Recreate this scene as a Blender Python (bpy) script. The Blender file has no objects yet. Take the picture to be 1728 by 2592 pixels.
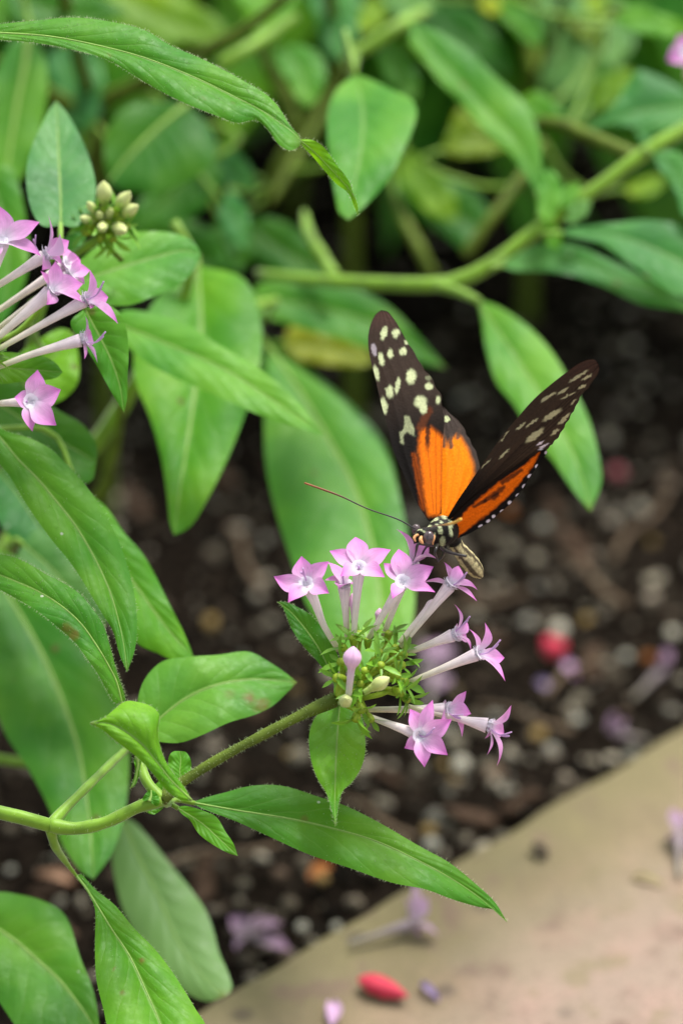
import bpy, math, random
import numpy as np
from mathutils import Vector, noise as mnoise

random.seed(7)
rng = np.random.default_rng(7)
SC = bpy.context.scene
COL = SC.collection
CM = 0.01
# ------------------------------------------------------------------ camera
PITCH = math.radians(35.0)
DIST = 1.20                        # focus distance (m)
HALF = 0.0925                      # half the frame height at the focus distance (m)
CAM = Vector((0.0, -DIST*math.cos(PITCH), 0.85))
FWD = Vector((0, math.cos(PITCH), -math.sin(PITCH)))
UP = Vector((0, math.sin(PITCH), math.cos(PITCH)))
RIGHT = Vector((1, 0, 0))
cam_d = bpy.data.cameras.new('camera')
cam = bpy.data.objects.new('camera', cam_d)
COL.objects.link(cam)
cam.location = CAM
cam.rotation_euler = (math.pi/2 - PITCH, 0, 0)
cam_d.sensor_fit = 'VERTICAL'
cam_d.sensor_height = 36
cam_d.sensor_width = 24
cam_d.lens = 18/(HALF/DIST)
cam_d.clip_start = 0.05
cam_d.clip_end = 200
cam_d.dof.use_dof = True
cam_d.dof.focus_distance = DIST
cam_d.dof.aperture_fstop = 9.6
SC.camera = cam
# ------------------------------------------------------------------ world, sun, exposure
SUN_EL, SUN_AZ = math.radians(62), math.radians(28)      # azimuth clockwise from +Y
w = bpy.data.worlds.new('World'); SC.world = w; w.use_nodes = True
nt = w.node_tree; nt.nodes.clear()
sky = nt.nodes.new('ShaderNodeTexSky'); sky.sky_type = 'NISHITA'; sky.sun_disc = False
sky.sun_elevation = SUN_EL; sky.sun_rotation = SUN_AZ; sky.air_density = 1.0; sky.dust_density = 3.0
hs = nt.nodes.new('ShaderNodeHueSaturation'); hs.inputs['Saturation'].default_value = 0.35
bg = nt.nodes.new('ShaderNodeBackground'); bg.inputs['Strength'].default_value = 0.12
ow = nt.nodes.new('ShaderNodeOutputWorld')
nt.links.new(sky.outputs[0], hs.inputs['Color']); nt.links.new(hs.outputs[0], bg.inputs[0]); nt.links.new(bg.outputs[0], ow.inputs[0])
sl = bpy.data.lights.new('sun', 'SUN'); sl.energy = 1.9; sl.angle = math.radians(14); sl.color = (1.0, 0.97, 0.91)
so = bpy.data.objects.new('sun', sl); COL.objects.link(so)
sd = Vector((math.sin(SUN_AZ)*math.cos(SUN_EL), math.cos(SUN_AZ)*math.cos(SUN_EL), math.sin(SUN_EL)))
so.rotation_euler = sd.to_track_quat('Z', 'Y').to_euler()
SC.view_settings.view_transform = 'Standard'; SC.view_settings.look = 'None'
SC.view_settings.gamma = 1.0; SC.view_settings.use_curve_mapping = False
SC.view_settings.exposure = 1.28
SC.cycles.max_bounces = 8
SC.cycles.use_denoising = True

# ------------------------------------------------------------------ tracing frames: (offset x, offset y, scale) of each enlarged view
VIEW = dict(A=(0,0,.90741), Z1=(880,740,2.3059), Z2=(660,1280,2.3758), Z3=(0,420,2.8), Z4=(0,0,1.6333), Z5=(860,0,1.8065),
            B1=(0,1000,2.0632), B2=(0,1680,2.0632), B3=(400,1900,1.1807), B4=(1100,900,2.1385), B5=(560,560,2.45),
            C1=(0,60,2.24), C2=(560,0,2.24), C3=(1028,0,2.24), C4=(780,1420,4.9), C5=(1000,1280,6.0308), C6=(828,1792,1.7422), P=(0,0,1))
def px(v, p):
    o = VIEW[v]; return (p[0]/o[2]+o[0], p[1]/o[2]+o[1])
PXCM = 1296/(HALF*100)             # photo pixels per cm at the focus distance
def W(x, y, d):                    # photo pixel + depth behind the focus plane (cm) -> metres
    t = DIST + d*CM
    k = HALF/DIST/1296*t
    return CAM + FWD*t + RIGHT*((x-864)*k) + UP*((1296-y)*k)
def at(v, p, d): 
    q = px(v, p); return W(q[0], q[1], d)
def on(v, p, z):                   # where the line of sight meets the level z
    q = px(v, p)
    r = FWD + RIGHT*((q[0]-864)*HALF/DIST/1296) + UP*((1296-q[1])*HALF/DIST/1296)
    return CAM + r*((z-CAM.z)/r.z)
def proj(P):
    v = P-CAM; t = v.dot(FWD); k = HALF/DIST/1296*t
    return (v.dot(RIGHT)/k+864, 1296-v.dot(UP)/k)

# ------------------------------------------------------------------ curves
def smooth(pts, n):
    P = np.array([tuple(p) for p in pts], float)
    if len(P) == 2:
        t = np.linspace(0,1,n)[:,None]; return P[0]*(1-t)+P[1]*t
    E = np.vstack([2*P[0]-P[1], P, 2*P[-1]-P[-2]])
    out = []
    for i in range(1, len(E)-2):
        p0,p1,p2,p3 = E[i-1],E[i],E[i+1],E[i+2]
        d1,d2,d3 = [max(1e-9,np.linalg.norm(b-a)**.5) for a,b in ((p0,p1),(p1,p2),(p2,p3))]
        m1 = d2*((p1-p0)/d1-(p2-p0)/(d1+d2)+(p2-p1)/d2)
        m2 = d2*((p2-p1)/d2-(p3-p1)/(d2+d3)+(p3-p2)/d3)
        t = np.linspace(0,1,24,endpoint=False)[:,None]
        out.append((2*t**3-3*t**2+1)*p1+(t**3-2*t**2+t)*m1+(-2*t**3+3*t**2)*p2+(t**3-t**2)*m2)
    D = np.vstack(out+[P[-1:]])
    s = np.concatenate([[0], np.cumsum(np.linalg.norm(np.diff(D,axis=0),axis=1))])
    u = np.linspace(0, s[-1], n)
    return np.stack([np.interp(u, s, D[:,k]) for k in range(D.shape[1])], 1)

# ------------------------------------------------------------------ objects
ORG = {}
def props(o, label=None, cat=None, group=None, kind=None):
    if label: o['label'] = label
    if cat: o['category'] = cat
    if group: o['group'] = group
    if kind: o['kind'] = kind
    return o
def thing(name, label, cat, loc, group=None):
    o = bpy.data.objects.new(name, None); COL.objects.link(o); o.location = loc
    o.empty_display_size = 0.01
    ORG[o] = Vector(loc)
    return props(o, label, cat, group)
def mesh_obj(name, V, F, mat, parent=None, uv=None, col=None, shade=True, color=None, kind=None, loc=None, label=None):
    """V world metres (n,3); F list of tuples."""
    V = np.asarray([tuple(v) for v in V] if not isinstance(V, np.ndarray) else V, float)
    org = ORG[parent] if parent is not None else Vector(loc if loc is not None else (0,0,0))
    V = V - np.array(org)
    me = bpy.data.meshes.new(name)
    me.from_pydata(V.tolist(), [], F if isinstance(F, list) else F.tolist())
    if uv is not None:
        l = me.uv_layers.new(name='UVMap')
        idx = np.empty(len(me.loops), np.int32); me.loops.foreach_get('vertex_index', idx)
        l.data.foreach_set('uv', np.asarray(uv, np.float32)[idx].ravel())
    if col is not None:
        a = me.color_attributes.new('Col', 'FLOAT_COLOR', 'POINT')
        c = np.ones((len(V),4), np.float32); c[:,:3] = col
        a.data.foreach_set('color', c.ravel())
    if shade: me.polygons.foreach_set('use_smooth', [True]*len(me.polygons))
    me.materials.append(mat)
    o = bpy.data.objects.new(name, me); COL.objects.link(o)
    if parent is not None: o.parent = parent
    else: o.location = org
    ORG[o] = org
    if color: o.color = (*color, 1)
    return props(o, label, kind=kind)
class Buf:
    def __init__(s): s.V=[]; s.F=[]; s.uv=[]; s.n=0
    def add(s, V, F, uv=None):
        V = np.asarray([tuple(v) for v in V], float); s.V.append(V)
        s.F += [tuple(i+s.n for i in f) for f in F]
        s.uv.append(np.asarray(uv, float) if uv is not None else np.zeros((len(V),2)))
        s.n += len(V)
    def make(s, name, mat, parent=None, **k):
        return mesh_obj(name, np.vstack(s.V), s.F, mat, parent, uv=np.vstack(s.uv), **k)
def tube_geo(path, rad, seg=8):
    """path (n,3) metres, rad (n,) metres"""
    P = np.asarray([tuple(p) for p in path], float); n = len(P)
    rad = np.broadcast_to(np.asarray(rad, float), (n,))
    T = np.gradient(P, axis=0); T /= np.maximum(1e-12, np.linalg.norm(T,axis=1))[:,None]
    ref = np.array([0.3,0.2,0.93]); 
    if abs(T[0]@ref) > .9: ref = np.array([1.,0,0])
    N = np.cross(T[0], ref); N /= np.linalg.norm(N)
    V=[]; uv=[]
    for i in range(n):
        N = N - T[i]*(N@T[i]); N /= np.linalg.norm(N)
        B = np.cross(T[i], N)
        for k in range(seg):
            a = 2*math.pi*k/seg
            V.append(P[i]+rad[i]*(math.cos(a)*N+math.sin(a)*B)); uv.append((i/(n-1), k/seg))
    F = [(i*seg+k, i*seg+(k+1)%seg, (i+1)*seg+(k+1)%seg, (i+1)*seg+k) for i in range(n-1) for k in range(seg)]
    F += [tuple(range(seg-1,-1,-1)), tuple((n-1)*seg+k for k in range(seg))]
    return np.array(V), F, np.array(uv)
def tube(name, path, rad, mat, parent, seg=8, n=None, **k):
    if n:
        r = np.interp(np.linspace(0,1,n), np.linspace(0,1,len(rad)), rad) if hasattr(rad,'__len__') else rad
        path = smooth(path, n); rad = r
    V,F,uv = tube_geo(path, rad, seg)
    return mesh_obj(name, V, F, mat, parent, uv=uv, **k)

# ------------------------------------------------------------------ materials
def newmat(name):
    m = bpy.data.materials.new(name); m.use_nodes = True
    m.node_tree.nodes.clear(); return m, m.node_tree
class NT:
    def __init__(s, name): s.m, s.t = newmat(name)
    def n(s, typ, **k):
        nd = s.t.nodes.new('ShaderNode'+typ)
        for a,b in k.items():
            if a.startswith('i_'):
                nd.inputs[a[2:].replace('_',' ')].default_value = b
            else: setattr(nd, a, b)
        return nd
    def l(s, a, b): s.t.links.new(a, b)
    def math(s, op, a, b=None, c=None, clamp=False):
        nd = s.n('Math', operation=op, use_clamp=clamp)
        for i,v in enumerate((a,b,c)):
            if v is None: continue
            if isinstance(v,(int,float)): nd.inputs[i].default_value = v
            else: s.l(v, nd.inputs[i])
        return nd.outputs[0]
    def mix(s, f, a, b, mode='MIX'):
        nd = s.n('Mix', data_type='RGBA', blend_type=mode)
        for i,v in ((0,f),(6,a),(7,b)):
            if isinstance(v,(int,float)): nd.inputs[i].default_value = v
            elif isinstance(v,tuple): nd.inputs[i].default_value = (*v,1)
            else: s.l(v, nd.inputs[i])
        return nd.outputs[2]
    def ss(s, x, a, b, lo=0.0, hi=1.0):
        nd = s.n('MapRange', interpolation_type='SMOOTHSTEP')
        nd.inputs[1].default_value=a; nd.inputs[2].default_value=b; nd.inputs[3].default_value=lo; nd.inputs[4].default_value=hi
        s.l(x, nd.inputs[0]); return nd.outputs[0]
    def noise(s, scale, detail=3, vec=None, rough=.5):
        nd = s.n('TexNoise'); nd.inputs['Scale'].default_value=scale; nd.inputs['Detail'].default_value=detail; nd.inputs['Roughness'].default_value=rough
        if vec is None:
            g = s.n('TexCoord'); vec = g.outputs['Object']
        s.l(vec, nd.inputs['Vector']); return nd.outputs[0]
    def bump(s, h, strength, dist):
        nd = s.n('Bump'); nd.inputs['Strength'].default_value=strength; nd.inputs['Distance'].default_value=dist
        s.l(h, nd.inputs['Height']); return nd.outputs[0]
    def bsdf(s, color, rough, spec=.5, normal=None, **k):
        nd = s.n('BsdfPrincipled')
        if isinstance(color, tuple): nd.inputs['Base Color'].default_value=(*color,1)
        else: s.l(color, nd.inputs['Base Color'])
        if isinstance(rough,(int,float)): nd.inputs['Roughness'].default_value=rough
        else: s.l(rough, nd.inputs['Roughness'])
        nd.inputs['Specular IOR Level'].default_value=spec
        for a,b in k.items(): nd.inputs[a.replace('_',' ')].default_value=b
        if normal is not None: s.l(normal, nd.inputs['Normal'])
        return nd.outputs[0]
    def out(s, sh):
        o = s.n('OutputMaterial'); s.l(sh, o.inputs[0]); return s.m
    def transl(s, sh, color, fac, normal=None):
        t = s.n('BsdfTranslucent')
        if isinstance(color, tuple): t.inputs[0].default_value=(*color,1)
        else: s.l(color, t.inputs[0])
        mx = s.n('MixShader'); mx.inputs[0].default_value=fac
        s.l(sh, mx.inputs[1]); s.l(t.outputs[0], mx.inputs[2]); return mx.outputs[0]

def leaf_material():
    k = NT('leaf_blade')
    uvn = k.n('UVMap'); sp = k.n('SeparateXYZ'); k.l(uvn.outputs[0], sp.inputs[0])
    u = sp.outputs[0]; v = k.math('ABSOLUTE', k.math('MULTIPLY_ADD', sp.outputs[1], 2, -1))
    oi = k.n('ObjectInfo')
    tc = k.n('TexCoord'); wob = k.noise(120, 2, tc.outputs['Object'])
    ph = k.math('SUBTRACT', k.math('MULTIPLY', u, 8.0), k.math('MULTIPLY', k.math('POWER', v, 0.75), 2.1))
    ph = k.math('ADD', ph, k.math('MULTIPLY', wob, 0.7))
    pp = k.math('PINGPONG', ph, 0.5)
    vein = k.ss(pp, 0.0, 0.07, 1.0, 0.0)
    vein = k.math('MULTIPLY', vein, k.ss(v, 0.55, 0.95, 1.0, 0.0))
    mid = k.ss(v, 0.02, 0.07, 1.0, 0.0)
    base = oi.outputs['Color']
    big = k.noise(55, 3, tc.outputs['Object'])
    hsv = k.n('HueSaturation'); k.l(base, hsv.inputs['Color'])
    k.l(k.ss(big, .25, .75, .70, 1.34), hsv.inputs['Value']); k.l(k.ss(big, .3, .7, .518, .482), hsv.inputs['Hue'])
    fine = k.noise(900, 4, tc.outputs['Object'])
    c = k.mix(k.ss(fine, .35, .65, 0, .25), hsv.outputs[0], k.mix(1.0, hsv.outputs[0], (.6,.68,.5), 'MULTIPLY'))
    pale = k.mix(0.55, base, (.30,.42,.14))
    c = k.mix(k.math('MULTIPLY', vein, .22), c, pale)
    c = k.mix(k.math('MULTIPLY', mid, .6), c, pale)
    geo = k.n('NewGeometry')
    under = k.mix(.45, base, (.20,.30,.13))
    c = k.mix(geo.outputs['Backfacing'], c, under)
    # tiny pale pollen specks and a few brown flecks
    vor = k.n('TexVoronoi'); vor.inputs['Scale'].default_value=260; k.l(tc.outputs['Object'], vor.inputs['Vector'])
    sepc = k.n('SeparateColor'); k.l(vor.outputs['Color'], sepc.inputs[0])
    sel = k.math('GREATER_THAN', sepc.outputs[0], .95)
    spk = k.math('MULTIPLY', k.math('LESS_THAN', vor.outputs['Distance'], .085), sel)
    c = k.mix(k.math('MULTIPLY', spk, .75), c, (.6,.62,.5))
    sel2 = k.math('MULTIPLY', k.math('GREATER_THAN', sepc.outputs[1], .965), k.ss(vor.outputs['Distance'], .1, .3, .8, 0))
    c = k.mix(sel2, c, (.12,.07,.03))
    at_ = k.n('Attribute', attribute_name='spot'); c = k.mix(k.math('MULTIPLY', at_.outputs['Fac'], k.ss(fine,.2,.6,.5,1)), c, (.16,.085,.022))
    quilt = k.math('POWER', k.math('MULTIPLY', pp, 2), .6)
    quilt = k.math('MULTIPLY', quilt, k.ss(v, .0, .12, 0.2, 1))
    h = k.math('ADD', k.math('MULTIPLY', quilt, .25), k.math('MULTIPLY', fine, .22))
    h = k.math('ADD', h, k.math('MULTIPLY', big, .5))
    nb = k.bump(h, .5, .0009)
    sh = k.bsdf(c, k.ss(fine, .3, .7, .40, .56), .20, nb)
    tcol = k.mix(1.0, k.mix(.5, base, (.24,.46,.012)), (1.3,1.3,.7), 'MULTIPLY')
    sh = k.transl(sh, tcol, .38)
    return k.out(sh)
def flat(name, color, rough=.5, spec=.4, tr=None, var=.25, scale=300, bump=0, sheen=0):
    k = NT(name)
    nz = k.noise(scale, 3)
    hsv = k.n('HueSaturation'); hsv.inputs['Color'].default_value=(*color,1)
    k.l(k.ss(nz, .25, .75, 1-var, 1+var), hsv.inputs['Value'])
    nb = k.bump(nz, bump, .0005) if bump else None
    sh = k.bsdf(hsv.outputs[0], rough, spec, nb, Sheen_Weight=sheen)
    if tr: sh = k.transl(sh, tr[0], tr[1])
    return k.out(sh)
def ucol_material(name, stops, rough=.5, spec=.3, tr=.25, under=None, bump=.2, streak=True):
    """colour runs along u (from base to tip)"""
    k = NT(name)
    uvn = k.n('UVMap'); sp = k.n('SeparateXYZ'); k.l(uvn.outputs[0], sp.inputs[0])
    r = k.n('ValToRGB'); 
    while len(r.color_ramp.elements) < len(stops): r.color_ramp.elements.new(.5)
    for e,(p,c) in zip(r.color_ramp.elements, stops): e.position=p; e.color=(*c,1)
    k.l(sp.outputs[0], r.inputs[0])
    mp = k.n('Mapping'); mp.inputs['Scale'].default_value=(3,26,1); k.l(uvn.outputs[0], mp.inputs[0])
    st = k.noise(1.0, 2, mp.outputs[0]); nz = k.noise(500, 3)
    hsv = k.n('HueSaturation'); k.l(r.outputs[0], hsv.inputs['Color'])
    k.l(k.ss(k.math('MULTIPLY_ADD', st, .6, k.math('MULTIPLY', nz, .4)), .3, .7, .84, 1.12), hsv.inputs['Value'])
    c = hsv.outputs[0]
    if under:
        g = k.n('NewGeometry'); c = k.mix(g.outputs['Backfacing'], c, under)
    nb = k.bump(st, bump, .0006)
    sh = k.bsdf(c, rough, spec, nb, Sheen_Weight=.2)
    if tr: sh = k.transl(sh, c, tr)
    return k.out(sh)
def vcol_material(name, rough, spec, bump=.3, scale=1500, tr=0, sheen=0, var=.2):
    k = NT(name)
    a = k.n('VertexColor', layer_name='Col')
    nz = k.noise(scale, 3)
    hsv = k.n('HueSaturation'); k.l(a.outputs[0], hsv.inputs['Color']); k.l(k.ss(nz,.25,.75,1-var,1+var), hsv.inputs['Value'])
    sh = k.bsdf(hsv.outputs[0], rough, spec, k.bump(nz, bump, .0003), Sheen_Weight=sheen)
    if tr: sh = k.transl(sh, hsv.outputs[0], tr)
    return k.out(sh)
def stone_material(name='pebble_stone'):
    k = NT(name)
    oi = k.n('ObjectInfo'); nz = k.noise(400, 5); n2 = k.noise(130, 2)
    hsv = k.n('HueSaturation'); k.l(oi.outputs['Color'], hsv.inputs['Color']); k.l(k.ss(nz,.25,.75,.6,1.35), hsv.inputs['Value'])
    c = k.mix(k.ss(n2,.5,.65,0,.6), hsv.outputs[0], (.05,.04,.03))
    return k.out(k.bsdf(c, .8, .1, k.bump(nz,.5,.001)))
M_LEAF = leaf_material()
M_RIB = flat('leaf_midrib', (.25,.41,.08), .5, .35, ((.4,.5,.1),.2), .12)
M_STEM = flat('green_stem', (.17,.33,.012), .5, .35, ((.25,.4,.03),.15), .25, 200, .3, .3)
M_STEMD = flat('olive_stem', (.085,.125,.012), .6, .2, None, .3, 200, .3)
M_STEMB = flat('woody_stem', (.10,.085,.045), .75, .2, None, .4, 150, .6)
M_HAIR = flat('plant_hair', (.42,.52,.26), .6, .3, ((.6,.7,.45),.4), .1)
PINK = (.70,.25,.64)
M_PETAL = ucol_material('pink_petal', [(0,(.80,.74,.81)),(.10,(.78,.64,.76)),(.32,(.81,.44,.72)),(.7,(.78,.30,.67)),(1,(.67,.15,.55))], .6, .15, .25, (.66,.42,.63))
M_TUBE = ucol_material('corolla_tube', [(0,(.66,.66,.36)),(.25,(.80,.74,.58)),(.7,(.88,.78,.75)),(1,(.88,.75,.80))], .5, .3, .25)
M_BUDP = ucol_material('pink_bud', [(0,(.55,.58,.35)),(.4,(.72,.55,.58)),(.7,(.76,.50,.66)),(1,(.74,.42,.64))], .5, .3, .2)
M_BUDC = ucol_material('cream_bud', [(0,(.26,.42,.06)),(.4,(.45,.54,.13)),(.8,(.64,.70,.27)),(1,(.62,.68,.26))], .5, .3, .2)
M_STYLE = flat('pistil', (.62,.38,.66), .5, .3, ((.7,.5,.7),.2), .15)
M_THROAT = flat('throat_hair', (.90,.86,.92), .6, .2, ((.95,.9,.95),.3), .06)
M_CUP = flat('calyx_cup', (.33,.46,.03), .5, .35, ((.4,.55,.05),.25), .25, 250, .2)
M_SEPAL = flat('sepal', (.15,.34,.02), .45, .4, ((.2,.4,.03),.25), .3, 250, .2)
M_STONE = stone_material()
# ------------------------------------------------------------------ leaf builder
G=(.062,.240,.016); GB=(.092,.295,.012); GY=(.18,.33,.006); GD=(.034,.160,.009); GBL=(.050,.222,.045); GP=(.100,.262,.058); GYB=(.26,.34,.010); GL=(.084,.280,.026)
LB = {}
STEMS = {}                          # plant -> list of (n,3) arrays
def hairs(name, pts, dirs, mat, parent, length, r=.000035, jitter=.5):
    B = Buf()
    V=[]; F=[]
    for p,d in zip(pts, dirs):
        p=np.array(p); d=np.array(d)+rng.normal(0,jitter,3)*.6; d/=np.linalg.norm(d)
        L=length*rng.uniform(.3,1.2)
        a=np.cross(d,[.2,.5,.8]); a/=np.linalg.norm(a); b=np.cross(d,a); n=len(V)
        bend=rng.normal(0,.15,3)*L
        for q,rr in ((p-d*L*.05,r),(p+d*L*.6+bend*.4,r*.8)):
            for t in (0,2.094,4.189): V.append(q+rr*(math.cos(t)*a+math.sin(t)*b))
        V.append(p+d*L+bend)
        for i in range(3):
            j=(i+1)%3; F.append((n+i,n+j,n+3+j,n+3+i)); F.append((n+3+i,n+3+j,n+6))
    return mesh_obj(name, np.array(V), F, mat, parent, kind='stuff')
def leaf(plant, v, mid, ea, eb, d, sx=0., sy=.6, dl=(0,0), fold=.15, bulge=.12, color=G, wave=.04, flip=False, ribr=.018, hair=0,
         open0=False, to=None, label=None, pet=True, nu=34, nv=7, name='leaf', rib=True, dt=0, spots=()):
    
    """mid, ea, eb are traced in view v; d = depth of its middle behind the focus plane; sx, sy lean it"""
    mid=list(mid); ea=list(ea); eb=list(eb)
    if not open0: ea=[mid[0]]+ea; eb=[mid[0]]+eb
    ea=ea+[mid[-1]]; eb=eb+[mid[-1]]
    cv=lambda L:[px(v,p) for p in L]
    Mi=smooth(cv(mid),nu); A=smooth(cv(ea),nu); Bb=smooth(cv(eb),nu)
    u=np.linspace(0,1,nu)
    dz=d+np.interp(u,np.linspace(0,1,len(dl)),dl)
    c=(Mi[nu//2]+0)
    seed=rng.uniform(0,100)
    V=np.zeros((nu,2*nv+1,3)); UV=np.zeros((nu,2*nv+1,2))
    for i in range(nu):
        for j in range(-nv,nv+1):
            t=abs(j)/nv; E=A if j<0 else Bb
            e=E[i]; p=Mi[i]*(1-t)+e*t
            wcm=np.linalg.norm(e-Mi[i])/PXCM
            dx=(p[0]-c[0])/PXCM; dy=-(p[1]-c[1])/PXCM
            dd=dz[i]+sx*dx+sy*dy-fold*wcm*t-bulge*wcm*4*t*(1-t)
            dd+=wave*t*t*math.sin(u[i]*19+seed+(0 if j<0 else 2.1))*min(1,6*u[i]*(1-u[i])+.2)*(1+.5*math.sin(u[i]*7+seed))
            V[i,j+nv]=W(p[0],p[1],dd); UV[i,j+nv]=(u[i],.5+.5*j/nv)
    m=2*nv+1
    F=[(i*m+j,i*m+j+1,(i+1)*m+j+1,(i+1)*m+j) for i in range(nu-1) for j in range(m-1)]
    # orient the upper face towards the viewer unless the underside shows
    n=np.cross(V[nu//2,m-1]-V[nu//2,0], V[nu//2+1,nv]-V[nu//2-1,nv])
    face=n@np.array(CAM-Vector(V[nu//2,nv]))
    if (face<0)!=flip: F=[f[::-1] for f in F]
    o=mesh_obj(name,V.reshape(-1,3),F,M_LEAF,plant,uv=UV.reshape(-1,2),color=color,label=label)
    sp=np.zeros((nu,2*nv+1)); 
    if rng.uniform()<.6: sp+=np.clip((u[:,None]-.955)/.045,0,1)*rng.uniform(.2,.8)
    for (sv,X,Y,R,K) in spots:
        q=px(sv,(X,Y)); R=R/VIEW[sv][2]
        for i in range(nu):
            for j in range(2*nv+1):
                w_=proj(Vector(V[i,j])); dd=math.hypot(w_[0]-q[0],w_[1]-q[1])*(1+.5*mnoise.noise(Vector((w_[0]*.06,w_[1]*.06,R))))
                sp[i,j]=max(sp[i,j],K*min(1,max(0,(R-dd)/(R*.5))))
    at_=o.data.attributes.new('spot','FLOAT','POINT'); at_.data.foreach_set('value',sp.ravel().astype(np.float32))
    LB[o]=(Vector(V[0,nv]),Vector(V[3,nv]))
    if rib:
        tow=np.array(CAM-Vector(V[nu//2,nv])); tow/=np.linalg.norm(tow)
        rr=ribr*CM*np.interp(u,[0,.15,.7,1],[1.3,1.05,.6,.25])
        tube('midrib',V[:,nv]+tow*rr[:,None]*.25,rr,M_RIB,o,6)
    if hair:
        nh=hair; P=[];Dr=[]
        for s in (0,m-1):
            e=V[:,s]; inn=V[:,nv]
            for _ in range(nh//2):
                t=rng.uniform(0,nu-1.01); i=int(t); f=t-i
                P.append(e[i]*(1-f)+e[i+1]*f); dd=e[i]-inn[i]; Dr.append(dd/max(1e-9,np.linalg.norm(dd)))
        for _ in range(nh//2):
            i=rng.integers(1,nu-1); j=rng.integers(1,m-1)
            P.append(V[i,j]+rng.uniform(-.5,.5)*(V[i+1 if i<nu-1 else i,j]-V[i,j])); tw=np.array(CAM-Vector(V[i,j])); Dr.append(tw/np.linalg.norm(tw)+np.array([0,0,.7]))
        hairs('hair',P,Dr,M_HAIR,o,.052*CM)
    b=Vector(V[0,nv])
    if to is not None or pet:
        tgt=Vector(to) if to is not None else nearest(plant,b)
        if tgt is not None and (tgt-b).length>.002:
            tan=Vector(V[0,nv]-V[2,nv]).normalized()
            L=(tgt-b).length
            P=[Vector(V[1,nv])*.5+b*.5, b+tan*L*.3, tgt+(b+tan*L*.3-tgt)*.35+Vector((0,0,-.12*L)), tgt]
            tube('petiole',P,[.045*CM,.05*CM,.055*CM,.06*CM],M_STEM,o,7,14)
    return o
def nearest(plant, b):
    best=None
    for S in STEMS.get(plant,[]):
        dd=np.linalg.norm(S-np.array(b),axis=1)+np.maximum(0,S[:,2]-b.z)*.8
        i=int(dd.argmin())
        if best is None or dd[i]<best[0]: best=(dd[i],Vector(S[i]))
    return best[1] if best else None
def stem(plant, P, rad, mat=None, name='stem', n=30, hair=0, seg=9, color=None):
    S=smooth(P,n); r=np.interp(np.linspace(0,1,n),np.linspace(0,1,len(rad)),rad)*CM
    S2=S.copy()
    r=r*(1+.05*np.sin(np.linspace(0,23,n)))
    o=tube(name,S,r,mat or M_STEM,plant,seg)
    STEMS.setdefault(plant,[]).append(S)
    if hair:
        T=np.gradient(S,axis=0); P=[];D=[]
        for _ in range(hair):
            t=rng.uniform(0,n-1.01); i=int(t); f=t-i
            T0=T[i]/np.linalg.norm(T[i]); a=rng.normal(0,1,3); a-=T0*(a@T0); a/=np.linalg.norm(a)
            P.append(S[i]*(1-f)+S[i+1]*f+a*r[i]*.95); D.append(a)
        hairs('hair',P,D,M_HAIR,o,.06*CM)
    return o
# ------------------------------------------------------------------ flower builder
PW=np.array([(0,.46),(.12,.58),(.28,.86),(.42,.97),(.58,.86),(.75,.55),(.90,.22),(1,.01)])
def petal(fl, c, tip, ax, width, bend, cup, mat, nu=12, nv=3, roll=0., name='petal'):
    c=np.array(c); tip=np.array(tip); ax=np.array(ax); ax=ax/np.linalg.norm(ax)
    dr=tip-c; L=np.linalg.norm(dr); dn=dr/L
    sd=np.cross(ax,dn); sn=np.linalg.norm(sd)
    if sn<.15: sd=np.array(RIGHT); sd=sd-dn*(sd@dn); sn=np.linalg.norm(sd)
    sd/=sn; nm=np.cross(dn,sd)
    if nm@ax<0: nm=-nm
    sd2=sd*math.cos(roll)+nm*math.sin(roll); nm=nm*math.cos(roll)-sd*math.sin(roll); sd=sd2
    V=[];UV=[]
    r0=.10
    sk=rng.normal(0,.05); tw=rng.normal(0,.16)
    for i in range(nu):
        t=i/(nu-1); s=r0+(1-r0)*t
        wd=np.interp(t,PW[:,0],PW[:,1])*width/2
        m=c+dr*s+nm*bend*L*(4*t*(1-t)-.5*t)+nm*bend*L*.5*t+sd*sk*L*4*t*(1-t)
        a=tw*t; sa=sd*math.cos(a)+nm*math.sin(a); na=nm*math.cos(a)-sd*math.sin(a)
        for j in range(-nv,nv+1):
            q=j/nv
            wob=.06*wd*math.sin(7*t+3*q+sk*90)
            V.append(m+sa*q*wd+na*(cup*wd*(q*q)-.10*wd*math.exp(-(q*3)**2)+wob*abs(q)))
            UV.append((t,.5+.5*q))
    m_=2*nv+1
    F=[(i*m_+j,i*m_+j+1,(i+1)*m_+j+1,(i+1)*m_+j) for i in range(nu-1) for j in range(m_-1)]
    n=np.cross(V[F[len(F)//2][1]]-V[F[len(F)//2][0]],V[F[len(F)//2][2]]-V[F[len(F)//2][0]])
    if n@ax<0: F=[f[::-1] for f in F]
    return mesh_obj(name,np.array(V),F,mat,fl,uv=np.array(UV))
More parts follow.
